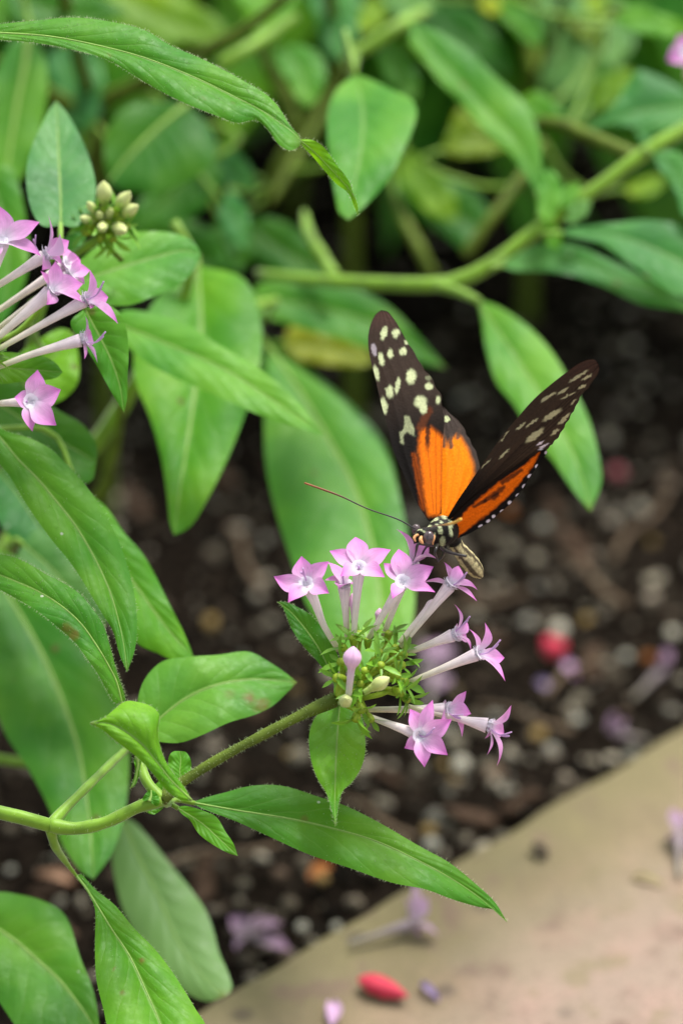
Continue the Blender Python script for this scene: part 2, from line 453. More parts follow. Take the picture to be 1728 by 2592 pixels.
def flower3(plant, C, tips, base, kface=.55, width=.44, bend=.10, cup=.25, rt=(.05,.055,.065,.085,.125), sag=.0, style=None, widths=None, label=None, axis=None, throat=True, mid=None, mat_t=None, mat_p=None, rolls=None, name='flower'):
    """C centre, tips list of points, base = where the tube leaves the calyx; a part (tube) with petals as sub-parts"""
    C=Vector(C); base=Vector(base)
    ta=(C-base).normalized()
    ax=Vector(axis).normalized() if axis is not None else (ta*(1-kface)+(CAM-C).normalized()*kface).normalized()
    pts=[base, base.lerp(C,.35)+Vector((0,0,-sag))+ (Vector(mid) if mid is not None else Vector((0,0,0))), base.lerp(C,.75)+Vector((0,0,-sag*.6)), C-ax*.0012*.4]
    fl=tube(name,pts,[r*CM for r in rt],mat_t or M_TUBE,plant,10,20,label=label)
    for i,t in enumerate(tips):
        t=Vector(t); wd=(widths[i] if widths else width)*CM*.86
        petal(fl,C,t,ax,wd,bend*rng.uniform(.6,1.4),cup,mat_p or M_PETAL,roll=(rolls[i] if rolls else 0))
    if throat:
        V=[C-ax*.0004]; F=[]
        e1=ax.orthogonal().normalized(); e2=ax.cross(e1)
        for ring,(rr_,hh) in enumerate(((.05,.0001),(.10,.0006),(.15,.0007))):
            for q in range(10):
                an=q*.6283; V.append(C+(e1*math.cos(an)+e2*math.sin(an))*rr_*CM+ax*hh)
        for q in range(10):
            F.append((0,1+q,1+(q+1)%10))
            for ring in (0,1): F.append((1+ring*10+q,11+ring*10+q,11+ring*10+(q+1)%10,1+ring*10+(q+1)%10))
        mesh_obj('throat',V,F,M_THROAT,fl)
        P=[];D=[]
        e1=ax.orthogonal().normalized(); e2=ax.cross(e1)
        for _ in range(90):
            a=rng.uniform(0,6.283); r=.105*CM*math.sqrt(rng.uniform(.05,1))
            o=e1*math.cos(a)+e2*math.sin(a)
            P.append(C+o*r-ax*.0002); D.append(ax*1.+o*.5)
        hairs('throat_hair',P,D,M_THROAT,fl,.10*CM,.00010)
    if style:
        S=[Vector(s) for s in style]
        B=Buf(); r=np.interp(np.linspace(0,1,10),[0,.7,.85,1],[.010,.012,.02,.014])*CM*1.3
        V,F,uv=tube_geo(smooth([C-ax*.001]+S,10),r,6); B.add(V,F,uv)
        if len(S)>1:
            V,F,uv=tube_geo(smooth([S[-2],S[-2].lerp(S[-1],.5)+Vector((0.0002,0,.0004)),S[-1]+Vector((.0004,0,.0009))],8),.016*CM,6); B.add(V,F,uv)
        B.make('pistil',M_STYLE,fl)
    return fl
def flower(plant, v, c, tips, base, d=0., dt=None, db=.6, dstyle=-.1, style=None, **k):
    dt=dt if dt is not None else [0.]*len(tips)
    C=at(v,c,d)
    T=[at(v,t,d+q) for t,q in zip(tips,dt)]
    st=[at(v,s,d+dstyle*(i+1)) for i,s in enumerate(style)] if style else None
    return flower3(plant,C,T,at(v,base,d+db),style=st,**k)
def bud(plant, base, tip, r, neck, mat, name='bud', knob=.3, label=None):
    """slender tube swelling into a closed five-ribbed knob"""
    base=np.array(base); tip=np.array(tip); n=22; seg=15
    u=np.linspace(0,1,n); k0=1-knob
    rad=np.where(u<k0, neck*(.8+.35*u), 0.)
    t=np.clip((u-k0)/knob,0,1)
    rad=np.where(u>=k0, np.maximum(neck*1.1*(1-t)**.4, r*np.sin(np.pi*np.clip(t*.93+.07,0,1))**.75), rad)
    rad[-1]=r*.08
    V,F,uv=tube_geo(base+(tip-base)*u[:,None],rad*CM,seg)
    ax=base+(tip-base)*uv[:,0:1]
    rib=1+.07*np.cos(uv[:,1]*2*math.pi*5)*(uv[:,0]>k0)
    V=ax+(V-ax)*rib[:,None]
    return mesh_obj(name,V,F,mat,plant,uv=uv,label=label)
def sepal_patch(B, p, d, up, L, wd):
    p=np.array(p); d=np.array(d)/np.linalg.norm(d); s=np.cross(d,np.array(up)); s/=max(1e-9,np.linalg.norm(s)); n=np.cross(s,d)
    V=[];nu=6
    for i in range(nu):
        t=i/(nu-1); w_=np.interp(t,[0,.25,.55,.85,1],[.45,.8,1,.5,.03])*wd/2
        m=p+d*L*t+n*L*.18*(t*t)*-1
        V+= [m-s*w_+n*w_*.35, m, m+s*w_+n*w_*.35]
    F=[]
    for i in range(nu-1):
        a=i*3; F+=[(a,a+1,a+4,a+3),(a+1,a+2,a+5,a+4)]
    B.add(V,F)
def calyx(plant, p, ax, s=1., nsep=5, foot=None):
    """cup with sepals round the rim; foot = where its stalk starts"""
    p=Vector(p); ax=Vector(ax).normalized()
    pts=[p-ax*.16*CM*s,p-ax*.08*CM*s,p,p+ax*.04*CM*s]; 
    V,F,uv=tube_geo(pts,np.array([.03,.06,.07,.05])*CM*s,9)
    B=Buf(); B.add(V,F,uv)
    if foot is not None:
        f=Vector(foot); V,F,uv=tube_geo(smooth([f,f.lerp(p-ax*.16*CM*s,.5)+ax*(-.05*CM),p-ax*.15*CM*s],8),np.linspace(.05,.035,8)*CM,6); B.add(V,F,uv)
    o=B.make('calyx',M_CUP,plant)
    e1=ax.orthogonal().normalized(); e2=ax.cross(e1); a0=rng.uniform(0,6.28)
    for k in range(nsep):
        a=a0+k*6.283/nsep+rng.normal(0,.2); r=e1*math.cos(a)+e2*math.sin(a)
        S=Buf(); L=rng.uniform(.18,.38)*CM*s
        sepal_patch(S,p+r*.05*CM*s,r*rng.uniform(.6,1.1)+ax*rng.uniform(.3,.9),ax,L,L*rng.uniform(.26,.38))
        S.make('sepal',M_SEPAL,o)
    return o
# ------------------------------------------------------------------ soil, gravel, pebbles, kerb
def soil_material():
    k=NT('dark_soil')
    tc=k.n('TexCoord'); n1=k.noise(35,4,tc.outputs['Object']); n2=k.noise(420,5,tc.outputs['Object'],.65); n3=k.noise(150,3,tc.outputs['Object'])
    c=k.mix(k.ss(n2,.35,.7),(.006,.0047,.0036),(.028,.021,.0155))
    c=k.mix(k.ss(n3,.55,.7,0,.6),c,(.026,.018,.012))
    c=k.mix(k.ss(n1,.5,.7,0,.5),c,(.011,.009,.007))
    h=k.math('ADD',n2,k.math('MULTIPLY',n3,1.5))
    return k.out(k.bsdf(c,1.0,.0,k.bump(h,.9,.004)))
def axis_coords(lo,hi,step,far,grow):
    a=list(np.arange(lo,hi,step)); s=step
    while a[-1]<far: s*=grow; a.append(a[-1]+s)
    s=step
    while a[0]>-far: s*=grow; a.insert(0,a[0]-s)
    return np.array(a)
xs=axis_coords(-.3,.3,.004,40,1.22); ys=axis_coords(-.35,.75,.004,40,1.22)
XX,YY=np.meshgrid(xs,ys); Zs=np.zeros_like(XX)
for i in range(XX.shape[0]):
    for j in range(XX.shape[1]):
        x,y=XX[i,j],YY[i,j]
        if abs(x)<1.2 and abs(y)<1.6:
            Zs[i,j]=.004*mnoise.noise(Vector((x*28,y*28,0)))+.003*mnoise.noise(Vector((x*85,y*85,3)))+.002*mnoise.noise(Vector((x*210,y*210,7)))
nx,ny=len(xs),len(ys)
idx=np.arange(nx*ny).reshape(ny,nx)
F=np.stack([idx[:-1,:-1],idx[:-1,1:],idx[1:,1:],idx[1:,:-1]],-1).reshape(-1,4)
soil=mesh_obj('soil',np.stack([XX,YY,Zs],-1).reshape(-1,3),F,soil_material(),kind='structure')
def soil_z(x,y): return .004*mnoise.noise(Vector((x*28,y*28,0)))+.003*mnoise.noise(Vector((x*85,y*85,3)))
# stone kerb: its inner edge runs through these two sight points
KZ=.025
e0=on('P',(595,2493),KZ); e1=on('P',(1728,1835),KZ); kd=(e1-e0).normalized(); kn=Vector((kd.y,-kd.x,0))
if kn.y>0: kn=-kn
km=(e0+e1)/2-kn*.0012
def kerb_material():
    k=NT('kerb_stone'); tc=k.n('TexCoord'); sp=k.n('SeparateXYZ'); k.l(tc.outputs['Object'],sp.inputs[0])
    n1=k.noise(22,4,tc.outputs['Object'],.6); n2=k.noise(70,4,tc.outputs['Object'],.6); n3=k.noise(900,4,tc.outputs['Object'],.7)
    c=k.mix(k.ss(n1,.42,.58),(.325,.212,.168),(.305,.228,.178))
    c=k.mix(k.ss(n2,.45,.72,0,.65),c,(.385,.245,.20))
    c=k.mix(k.ss(n2,.40,.22,0,.55),c,(.22,.16,.11))
    edge=k.math('ADD',sp.outputs[1],k.math('MULTIPLY_ADD',n1,.024,k.math('MULTIPLY_ADD',n2,.016,-.02)))
    moss=k.ss(edge,.000,.060,.92,0)
    c=k.mix(moss,c,(.20,.175,.08))
    mp=k.n('Mapping'); mp.inputs['Scale'].default_value=(60,14,40); mp.inputs['Rotation'].default_value=(0,0,.35); k.l(tc.outputs['Object'],mp.inputs[0])
    n4=k.noise(1.0,3,mp.outputs[0])
    c=k.mix(k.ss(n4,.54,.70,0,.6),c,(.17,.125,.085))
    n5=k.noise(95,3,tc.outputs['Object'],.5)
    c=k.mix(k.ss(n5,.56,.70,0,.6),c,(.20,.165,.085))
    c=k.mix(k.ss(n5,.46,.30,0,.7),c,(.19,.125,.095))
    c=k.mix(k.ss(n3,.35,.65,0,.35),c,(.13,.10,.07))
    vor=k.n('TexVoronoi'); vor.inputs['Scale'].default_value=85; k.l(tc.outputs['Object'],vor.inputs['Vector'])
    sc=k.n('SeparateColor'); k.l(vor.outputs['Color'],sc.inputs[0])
    sp_=k.math('MULTIPLY',k.math('GREATER_THAN',sc.outputs[0],.74),k.ss(vor.outputs['Distance'],.08,.28,.65,0))
    c=k.mix(sp_,c,(.07,.055,.045))
    h=k.math('ADD',k.math('MULTIPLY',n3,.4),n2)
    return k.out(k.bsdf(c,.85,.2,k.bump(h,.6,.002)))
def build_kerb():
    # profile across the kerb (distance from the inner edge, height), rounded edge; swept along with small unevenness
    prof=[(0.0,-.06),(0.0,.0195),(.0004,.0222),(.0014,.0238),(.0034,.0247),(.008,KZ)]+[(.016+.012*i,KZ) for i in range(1,26)]+[(.6,KZ),(1.3,KZ),(1.3,-.06)]
    L=np.concatenate([np.linspace(-4,-.35,12),np.arange(-.34,.34,.006),np.linspace(.35,4,12)])
    V=[]
    for l in L:
        for (t,z) in prof:
            n_=mnoise.noise(Vector((l*30,t*30,0))); n2=mnoise.noise(Vector((l*9,2,0)))
            V.append((l, t+ (.0014*mnoise.noise(Vector((l*60,0,5))) if t<.02 else 0), z+(.0009*n_ if z>0 else 0)))
    m=len(prof); F=[(i*m+j,(i+1)*m+j,(i+1)*m+j+1,i*m+j+1) for i in range(len(L)-1) for j in range(m-1)]
    V=np.array(V)
    me=bpy.data.meshes.new('stone_kerb'); me.from_pydata(V.tolist(),[],F); me.materials.append(kerb_material())
    me.polygons.foreach_set('use_smooth',[True]*len(me.polygons))
    o=bpy.data.objects.new('stone_kerb',me); COL.objects.link(o)
    o.location=(km.x,km.y,0); o.rotation_euler=(0,0,math.atan2(kd.y,kd.x))
    # local +y must point away from the bed
    if (Vector((-math.sin(o.rotation_euler.z),math.cos(o.rotation_euler.z),0))).dot(kn)<0:
        o.rotation_euler.z+=math.pi
    me.update()
    import bmesh
    b=bmesh.new(); b.from_mesh(me); bmesh.ops.recalc_face_normals(b,faces=b.faces); b.to_mesh(me); b.free()
    return props(o,'pinkish tan stone kerb with a mossy green edge along the bed',kind='structure')
kerb=build_kerb()
def in_bed(x,y,m=.004): return (Vector((x,y,0))-Vector((km.x,km.y,0))).dot(kn)<-m
# stones
def ico():
    t=(1+5**.5)/2
    V=np.array([(-1,t,0),(1,t,0),(-1,-t,0),(1,-t,0),(0,-1,t),(0,1,t),(0,-1,-t),(0,1,-t),(t,0,-1),(t,0,1),(-t,0,-1),(-t,0,1)],float)
    V/=np.linalg.norm(V[0])
    F=[(0,11,5),(0,5,1),(0,1,7),(0,7,10),(0,10,11),(1,5,9),(5,11,4),(11,10,2),(10,7,6),(7,1,8),(3,9,4),(3,4,2),(3,2,6),(3,6,8),(3,8,9),(4,9,5),(2,4,11),(6,2,10),(8,6,7),(9,8,1)]
    return V,F
def ico2():
    V,F=ico(); V=list(map(tuple,V)); E={}; G_=[]
    def mid(a,b):
        k=(min(a,b),max(a,b))
        if k not in E:
            p=(np.array(V[a])+np.array(V[b])); p/=np.linalg.norm(p); E[k]=len(V); V.append(tuple(p))
        return E[k]
    for a,b,c in F:
        x,y,z=mid(a,b),mid(b,c),mid(c,a); G_+=[(a,x,z),(b,y,x),(c,z,y),(x,y,z)]
    return np.array(V),G_
IV,IF=ico(); IV2,IF2=ico2()
SCOL=[(.25,.22,.16),(.34,.33,.27),(.14,.115,.08),(.075,.062,.045),(.46,.43,.34),(.16,.11,.075),(.04,.035,.028),(.21,.20,.165),(.30,.25,.19),(.25,.17,.06)]
def rot(q):
    a,b,c=q; ca,sa,cb,sb,cc,s_=math.cos(a),math.sin(a),math.cos(b),math.sin(b),math.cos(c),math.sin(c)
    return np.array([[ca,-sa,0],[sa,ca,0],[0,0,1]])@np.array([[1,0,0],[0,cb,-sb],[0,sb,cb]])@np.array([[cc,0,s_],[0,1,0],[-s_,0,cc]])
def gravel(name, n, smin, smax, xr, yr, cols, flat_=.55):
    V=[];F=[];Cc=[];k=0
    while k<n:
        x=rng.uniform(*xr); y=rng.uniform(*yr)
        if not in_bed(x,y): continue
        s=smin*(smax/smin)**(rng.uniform()**2.2)
        S=IV*(1+rng.normal(0,.13,(12,1)))*np.array([1,rng.uniform(.45,1),rng.uniform(.35,.8)])*s
        S=S@rot((rng.uniform(0,6.28),rng.normal(0,.4),rng.normal(0,.4))).T
        S=S+np.array([x,y,soil_z(x,y)+s*.2])
        b=len(V)*12; V.append(S); F.append(np.array(IF)+b)
        c=np.array(cols[rng.integers(len(cols))])*rng.uniform(.5,1.15); Cc.append(np.tile(c,(12,1))); k+=1
    return mesh_obj(name,np.vstack(V),np.vstack(F),vcol_material(name+'_grains',.95,.04,.5,500,var=.35),col=np.vstack(Cc),kind='stuff')
DARK=[(.012,.010,.0075),(.024,.019,.014),(.008,.0068,.0052),(.05,.041,.03),(.014,.0115,.0085),(.11,.092,.066),(.25,.22,.165),(.03,.023,.016),(.07,.054,.037),(.34,.30,.23),(.15,.125,.092),(.045,.034,.025),(.06,.045,.032),(.015,.012,.009)]
gravel('gravel',27000,.0008,.0027,(-.30,.32),(-.28,.62),DARK)
# larger pebbles, one object each
PEB=[]
for q in range(8):
    r_=np.random.default_rng(q+50)
    S=IV2*(1+.16*np.array([mnoise.noise(Vector(p)*1.3+Vector((q*9,0,0))) for p in IV2])[:,None])
    S=S*np.array([1,r_.uniform(.62,.95),r_.uniform(.5,.75)])
    if q%3==2: S=np.round(S*2.2)/2.2*.5+S*.5
    me=bpy.data.meshes.new('pebble'); me.from_pydata(S.tolist(),[],IF2); me.polygons.foreach_set('use_smooth',[True]*len(me.polygons)); me.materials.append(M_STONE); PEB.append(me)
def pebble(p, s, col, label, group='pebbles strewn over the dark soil', k=None):
    o=bpy.data.objects.new('pebble',PEB[rng.integers(8) if k is None else k]); COL.objects.link(o)
    o.location=(p[0],p[1],soil_z(p[0],p[1])+s*.28); o.scale=(s,s,s); o.rotation_euler=(rng.normal(0,.3),rng.normal(0,.3),rng.uniform(0,6.28)); o.color=(*col,1)
    return props(o,label,'pebble',group)
CN=['tan','pale grey','brown','dark brown','cream','reddish brown','very dark','grey','pinkish tan','ochre']
# pale pebbles that show singly in the photograph (view, x, y, size px, colour index, label)
for v,x,y,s,c,lb in [('B4',675,1430,150,4,'large cream pebble, the brightest on the soil right of the flowers'),
  ('B4',580,820,125,1,'pale grey pebble below the hanging leaf tip by the orange wing'),
  ('B4',550,1060,120,0,'tan pebble right of the striped abdomen of the butterfly'),
  ('B4',1165,1190,140,0,'tan pebble near the right edge, upper one of a touching pair'),
  ('B4',1170,1290,130,8,'pinkish tan pebble near the right edge, lower one of a touching pair'),
  ('B4',1290,1450,120,4,'cream pebble cut off by the right edge of the photo'),
  ('B4',1030,1540,120,1,'pale grey pebble right of the red petal on the soil'),
  ('B4',860,1680,130,1,'greyish pebble between the red petal and the pale pink scrap'),
  ('B4',490,1350,150,7,'broad grey pebble right of the upper right flowers'),
  ('B4',960,840,120,8,'pinkish pebble below the red spot beside the hanging leaf'),
  ('B4',1275,1860,120,7,'grey pebble above the kerb at the right edge'),
  ('B4',555,1930,150,9,'ochre pebble right of the lowest flowers'),
  ('B4',770,1880,120,1,'pale grey pebble above the pink fallen petal'),
  ('B4',640,2080,150,8,'pinkish pale pebble right of the rightmost lower flower'),
  ('B4',140,2170,150,4,'cream pebble directly below the lowest flowers'),
  ('B4',50,2150,90,9,'ochre pebble under the lowest flower petals'),
  ('B4',330,1900,150,7,'grey pebble behind the trumpet of the lower right flower'),
  ('B4',820,1360,100,9,'ochre chip right of the brightest cream pebble'),
  ('B4',1270,650,120,0,'tan pebble at the right edge beside the red spot'),
  ('B4',900,300,130,3,'dark brown pebble right of the wing tip'),
  ('B4',710,2210,130,8,'pinkish pebble just above the mossy kerb edge'),
  ('C6',850,410,90,1,'pale grey pebble close to the kerb edge right of the long leaf'),
  ('C6',460,560,100,1,'pale pebble just above the long leaf'),
  ('C6',450,470,110,9,'ochre pebble above the middle of the long leaf'),
  ('C6',40,900,90,1,'pale pebble by the kerb below the long leaf'),
  ('B1',1100,1130,150,9,'ochre stone on the dark soil left of the flower head'),
  ('B1',1400,900,100,0,'tan stone left of the leftmost flower'),
  ('B2',55,1000,90,1,'small pale stone by the left edge under the stem'),
  ('B2',1520,450,110,9,'ochre stone just right of the hairy flower stem'),
  ('B3',490,350,60,9,'orange brown chip below the long leaf'),
  ('B3',430,485,60,1,'pale pebble at the kerb under the long leaf')]:
    p=on(v,(x,y),.004); kk=VIEW[v][2]; dist=(p-CAM).dot(FWD)
    pebble(p, s/kk/PXCM*CM*dist/DIST*.36, tuple(1.45*q for q in SCOL[c]), lb)
cnt=0
while cnt<165:
    qx=rng.uniform(380,1900); qy=rng.uniform(900,2450)
    if rng.uniform()>.35+.65*min(1,max(0,(qy-1000)/700)): continue
    p=on('P',(qx,qy),.003)
    if not in_bed(p.x,p.y,.008): continue
    c=int(rng.choice(10,p=[.19,.12,.17,.10,.05,.11,.05,.11,.06,.04])); s=float(rng.choice([.0014,.0021,.0029],p=[.5,.38,.12]))*rng.uniform(.75,1.05)
    sz='small' if s<.0016 else ('medium' if s<.00235 else 'large')
    col=np.array(SCOL[c])*rng.uniform(.6,1.2)
    pebble(p,s,tuple(col),f'{sz} {CN[c]} pebble among many on the dark soil',f'{sz} {CN[c]} pebbles scattered on the soil'); cnt+=1
# bark chips
M_BARK=flat('bark_chip',(.06,.036,.022),.85,.15,None,.5,250,.8)
cnt=0
while cnt<26:
    qx=rng.uniform(-100,1750); qy=rng.uniform(1100,2500); p=on('P',(qx,qy),.004)
    if not in_bed(p.x,p.y,.012): continue
    L=rng.uniform(.006,.015); a=rng.uniform(0,3.14); B=Buf(); n=7
    V=[];F=[]
    for i in range(n):
        t=i/(n-1)-.5; wv=L*.17*(1-(2*t)**4*.7)*rng.uniform(.8,1.15); h=.0012*rng.uniform(.7,1.2)
        for (yy,zz) in ((-wv,0),(-wv*.9,h),(wv*.9,h),(wv,0)): V.append((t*L,yy+.0006*math.sin(9*t),zz+.0012*math.sin(5*t)))
    F=[(i*4+j,i*4+(j+1)%4,(i+1)*4+(j+1)%4,(i+1)*4+j) for i in range(n-1) for j in range(4)]+[(0,1,2,3),((n-1)*4+3,(n-1)*4+2,(n-1)*4+1,(n-1)*4)]
    V=np.array(V)@rot((a,rng.normal(0,.15),rng.normal(0,.2))).T+np.array([p.x,p.y,soil_z(p.x,p.y)+.0015])
    o=mesh_obj('bark_chip',V,F,M_BARK,shade=False,loc=(p.x,p.y,0)); props(o,'brown bark chip lying among the gravel on dark soil','bark chip','bark chips mixed into the gravel'); cnt+=1

# twigs lying on the soil
M_TWIG=flat('dry_twig',(.12,.085,.055),.85,.1,None,.4,300,.6)
for (x,y,L,a_) in [(1180,1560,.030,.5),(1500,1480,.024,2.2),(1620,1350,.028,1.1),(1330,1830,.022,2.7),(560,2180,.026,.3),(1450,1720,.020,.9),(620,1420,.026,1.9),(950,2080,.022,2.4)]:
    p=on('P',(x,y),.004); h=Vector((math.cos(a_),math.sin(a_),0))
    pts=[p-h*L/2+Vector((0,0,.0012)),p-h*L*.15+Vector((-h.y,h.x,0))*L*.05+Vector((0,0,.002)),p+h*L*.2-Vector((-h.y,h.x,0))*L*.03+Vector((0,0,.002)),p+h*L/2+Vector((0,0,.0015))]
    V,F,uv=tube_geo(smooth(pts,12),np.linspace(.0009,.0005,12)*(1+.15*np.sin(np.arange(12)*2.1)),6)
    o=mesh_obj('twig',V,F,M_TWIG,None,uv=uv,loc=tuple(p)); props(o,'thin dry twig lying among the gravel on dark soil','twig','dry twigs on the soil')
# ------------------------------------------------------------------ plants
def ground(x,y,d):                  # foot of a plant below the point seen at (x, y, d)
    p=W(x,y,d); return Vector((p.x,p.y,-.004))
def plant(label, foot, group='flowering plants in the bed', name='pentas_plant'):
    return thing(name,label,'plant',foot,group)

# ===== 1. the plant that carries the butterfly
f1=ground(-330,2250,5)
P1=plant('hairy pentas plant whose pink flower head carries the butterfly',f1)
node1=at('A',(116,1896),0.); node2=at('A',(372,1838),0.)
stem(P1,[f1,W(-320,2200,4),W(-240,2080,1.5),at('A',(-90,1850),.3),at('A',(0,1866),.1),at('A',(60,1880),0),node1],[.22,.2,.17,.14,.125,.12,.135],hair=140)
stem(P1,[node1,at('A',(170,1903),0),at('A',(240,1890),0),at('A',(320,1853),0),node2],[.14,.12,.115,.115,.13],hair=90)
head=at('C4',(330,1720),.25)
stem(P1,[node2,at('A',(400,1810),.1),at('A',(450,1775),.1),at('A',(520,1733),.1),at('A',(600,1690),.1),at('A',(700,1638),.15),head],[.12,.095,.09,.09,.095,.10,.15],hair=520,mat=M_STEMD)
stem(P1,[node1,at('A',(150,1858),.3),at('A',(200,1808),.8),at('A',(290,1722),2.2),at('A',(330,1690),2.8)],[.11,.085,.08,.075,.06])
stem(P1,[node2,at('A',(335,1790),.2),at('A',(324,1745),.5),at('A',(312,1700),.7),at('A',(300,1670),.8)],[.12,.10,.085,.08,.075],hair=50)
# leaf right of the node, standing behind
leaf(P1,'A',[(330,1688),(365,1652),(430,1602),(500,1572),(580,1560),(682,1567)],[(317,1640),(318,1602),(334,1558),(374,1519),(440,1508),(500,1504),(572,1497),(616,1519),(655,1545)],
     [(352,1700),(410,1706),(460,1690),(525,1660),(590,1640),(625,1622),(660,1590)],2.2,sx=.1,sy=.75,dl=(.4,0,.2),fold=.1,color=GL,pet=False,nu=60,nv=12,spots=[('B2',1300,175,34,.9),('B2',1370,215,52,.7),('B2',1200,160,30,.35)],label='broad leaf with a brown patch near its tip')
# edge-on young leaf with curled tip
leaf(P1,'B2',[(1003,714),(900,615),(810,500),(740,420),(650,350),(560,310),(470,311)],[(960,640),(890,550),(845,460),(826,350),(832,262),(790,222),(735,203),(660,195),(590,245),(540,285)],
     [(960,718),(880,670),(800,575),(730,500),(655,440),(590,390),(530,340)],-.95,sx=-.25,sy=.5,dl=(.5,0,-.4,-.7),fold=-.25,bulge=.35,color=GB,hair=260,pet=False,wave=.05)
leaf(P1,'B2',[(712,480),(722,520),(716,570),(700,625),(680,652)],[(700,500),(708,560),(695,610)],[(738,490),(734,540),(722,600),(702,640)],-.2,sy=.1,color=GB,pet=False,ribr=.032,hair=40,nu=16,nv=3)
leaf(P1,'B2',[(945,620),(940,560),(945,500),(938,456)],[(900,590),(880,535),(885,480),(905,458)],[(975,605),(1000,540),(992,490),(968,460)],.3,sy=.5,color=GB,pet=False,nu=18,nv=4,ribr=.008)
leaf(P1,'B2',[(780,720),(790,690),(790,660)],[(745,712),(760,680),(778,662)],[(825,745),(832,700),(810,668)],-.1,sy=.3,color=GB,pet=False,nu=12,nv=3,ribr=.032)
leaf(P1,'B2',[(760,770),(830,700),(860,640),(880,590)],[(750,700),(790,650),(850,600)],[(800,790),(880,720),(900,650)],.5,sy=.3,color=GB,pet=False,nu=12,nv=3,ribr=.032)
# the long right-hand leaf
leaf(P1,'B3',[(100,155),(230,178),(400,205),(520,232),(650,270),(780,330),(880,385),(960,440),(1042,512)],[(150,138),(200,125),(280,105),(370,105),(470,135),(560,165),(660,215),(780,285),(870,335),(950,400),(1005,452)],
     [(130,172),(230,210),(350,265),(450,310),(570,350),(700,395),(800,415),(880,445),(960,468),(1010,478)],.45,sx=.10,sy=.7,dl=(.2,.1,0,.1,.6),fold=.12,bulge=.16,color=G,hair=220,to=node2,wave=.03,nu=48)
leaf(P1,'B2',[(925,752),(1050,830),(1140,910),(1242,1004)],[(960,742),(1070,770),(1130,800),(1180,880),(1220,940)],[(950,785),(990,815),(1040,890),(1120,950),(1200,992)],.2,sx=.0,sy=.5,dl=(.1,0,-.2),color=GB,to=node2,ribr=.01)
# hairy leaf reaching out to the left edge
leaf(P1,'B1',[(640,1612),(610,1500),(560,1400),(500,1300),(420,1190),(320,1100),(200,1025),(100,980),(0,940),(-160,890)],
     [(655,1590),(612,1450),(572,1300),(540,1200),(480,1110),(420,1040),(330,980),(250,940),(150,880),(70,845),(0,832),(-90,835)],
     [(600,1605),(555,1535),(508,1450),(450,1370),(400,1300),(300,1210),(200,1130),(100,1070),(0,1015),(-100,950)],.35,sx=-.12,sy=.65,dl=(.9,.3,.0,.1,.2),fold=.1,bulge=.16,color=G,hair=560,to=at('A',(312,1700),.7),nu=110,nv=14,spots=[('B1',350,1215,34,.8),('B1',385,1255,36,.8)],label='hairy leaf with a brown blotch on its margin')
B=Buf()
for i in range(26):                 # the brown blotch itself: small raised scales on the leaf margin
    a=at('B1',(340+rng.uniform(0,75),1200+rng.uniform(-12,80)),-.50)
# lower leaf with its own petiole from node 1
L9=leaf(P1,'B2',[(400,1108),(450,1172),(500,1250),(580,1380),(680,1530),(760,1700),(830,1860),(875,1985),(890,2060)],[(385,1100),(440,1165),(490,1255),(500,1320),(498,1400),(498,1550),(505,1650),(540,1800),(575,1920),(700,2020)],
     [(420,1098),(500,1180),(600,1260),(700,1380),(800,1480),(880,1580),(960,1700),(1020,1800),(1075,1900),(1020,2000)],.1,sx=.18,sy=.7,dl=(.1,0,0,-.3),fold=.12,bulge=.15,color=GB,hair=130,pet=False,nu=90,nv=12,spots=[('B2',742,1553,17,1),('B2',592,1595,12,.9),('B2',640,1720,8,.6)])
stem(P1,[node1,at('A',(125,1938),.3),at('A',(147,1974),.8),LB[L9][0],LB[L9][1]],[.11,.085,.07,.045,.018],hair=40)
# collar leaves of the flower head
leaf(P1,'Z2',[(440,1050),(390,940),(330,830),(250,720),(180,640),(100,578)],[(475,960),(440,850),(370,740),(290,650),(200,600),(140,578)],[(400,1010),(330,925),(240,825),(180,730),(150,650),(125,600)],.8,sx=.1,sy=.35,fold=.22,color=GD,to=head,hair=120,ribr=.012)
leaf(P1,'Z2',[(475,1195),(465,1300),(457,1420),(450,1560),(447,1680),(445,1790),(447,1930)],[(400,1210),(330,1270),(295,1350),(290,1440),(305,1540),(345,1650),(390,1720),(425,1830)],[(540,1215),(605,1270),(625,1380),(627,1480),(605,1570),(550,1660),(490,1720),(462,1830)],.1,sx=.05,sy=.85,dl=(.25,0,-.3),fold=.16,bulge=.2,color=GB,to=head,hair=260,ribr=.013)
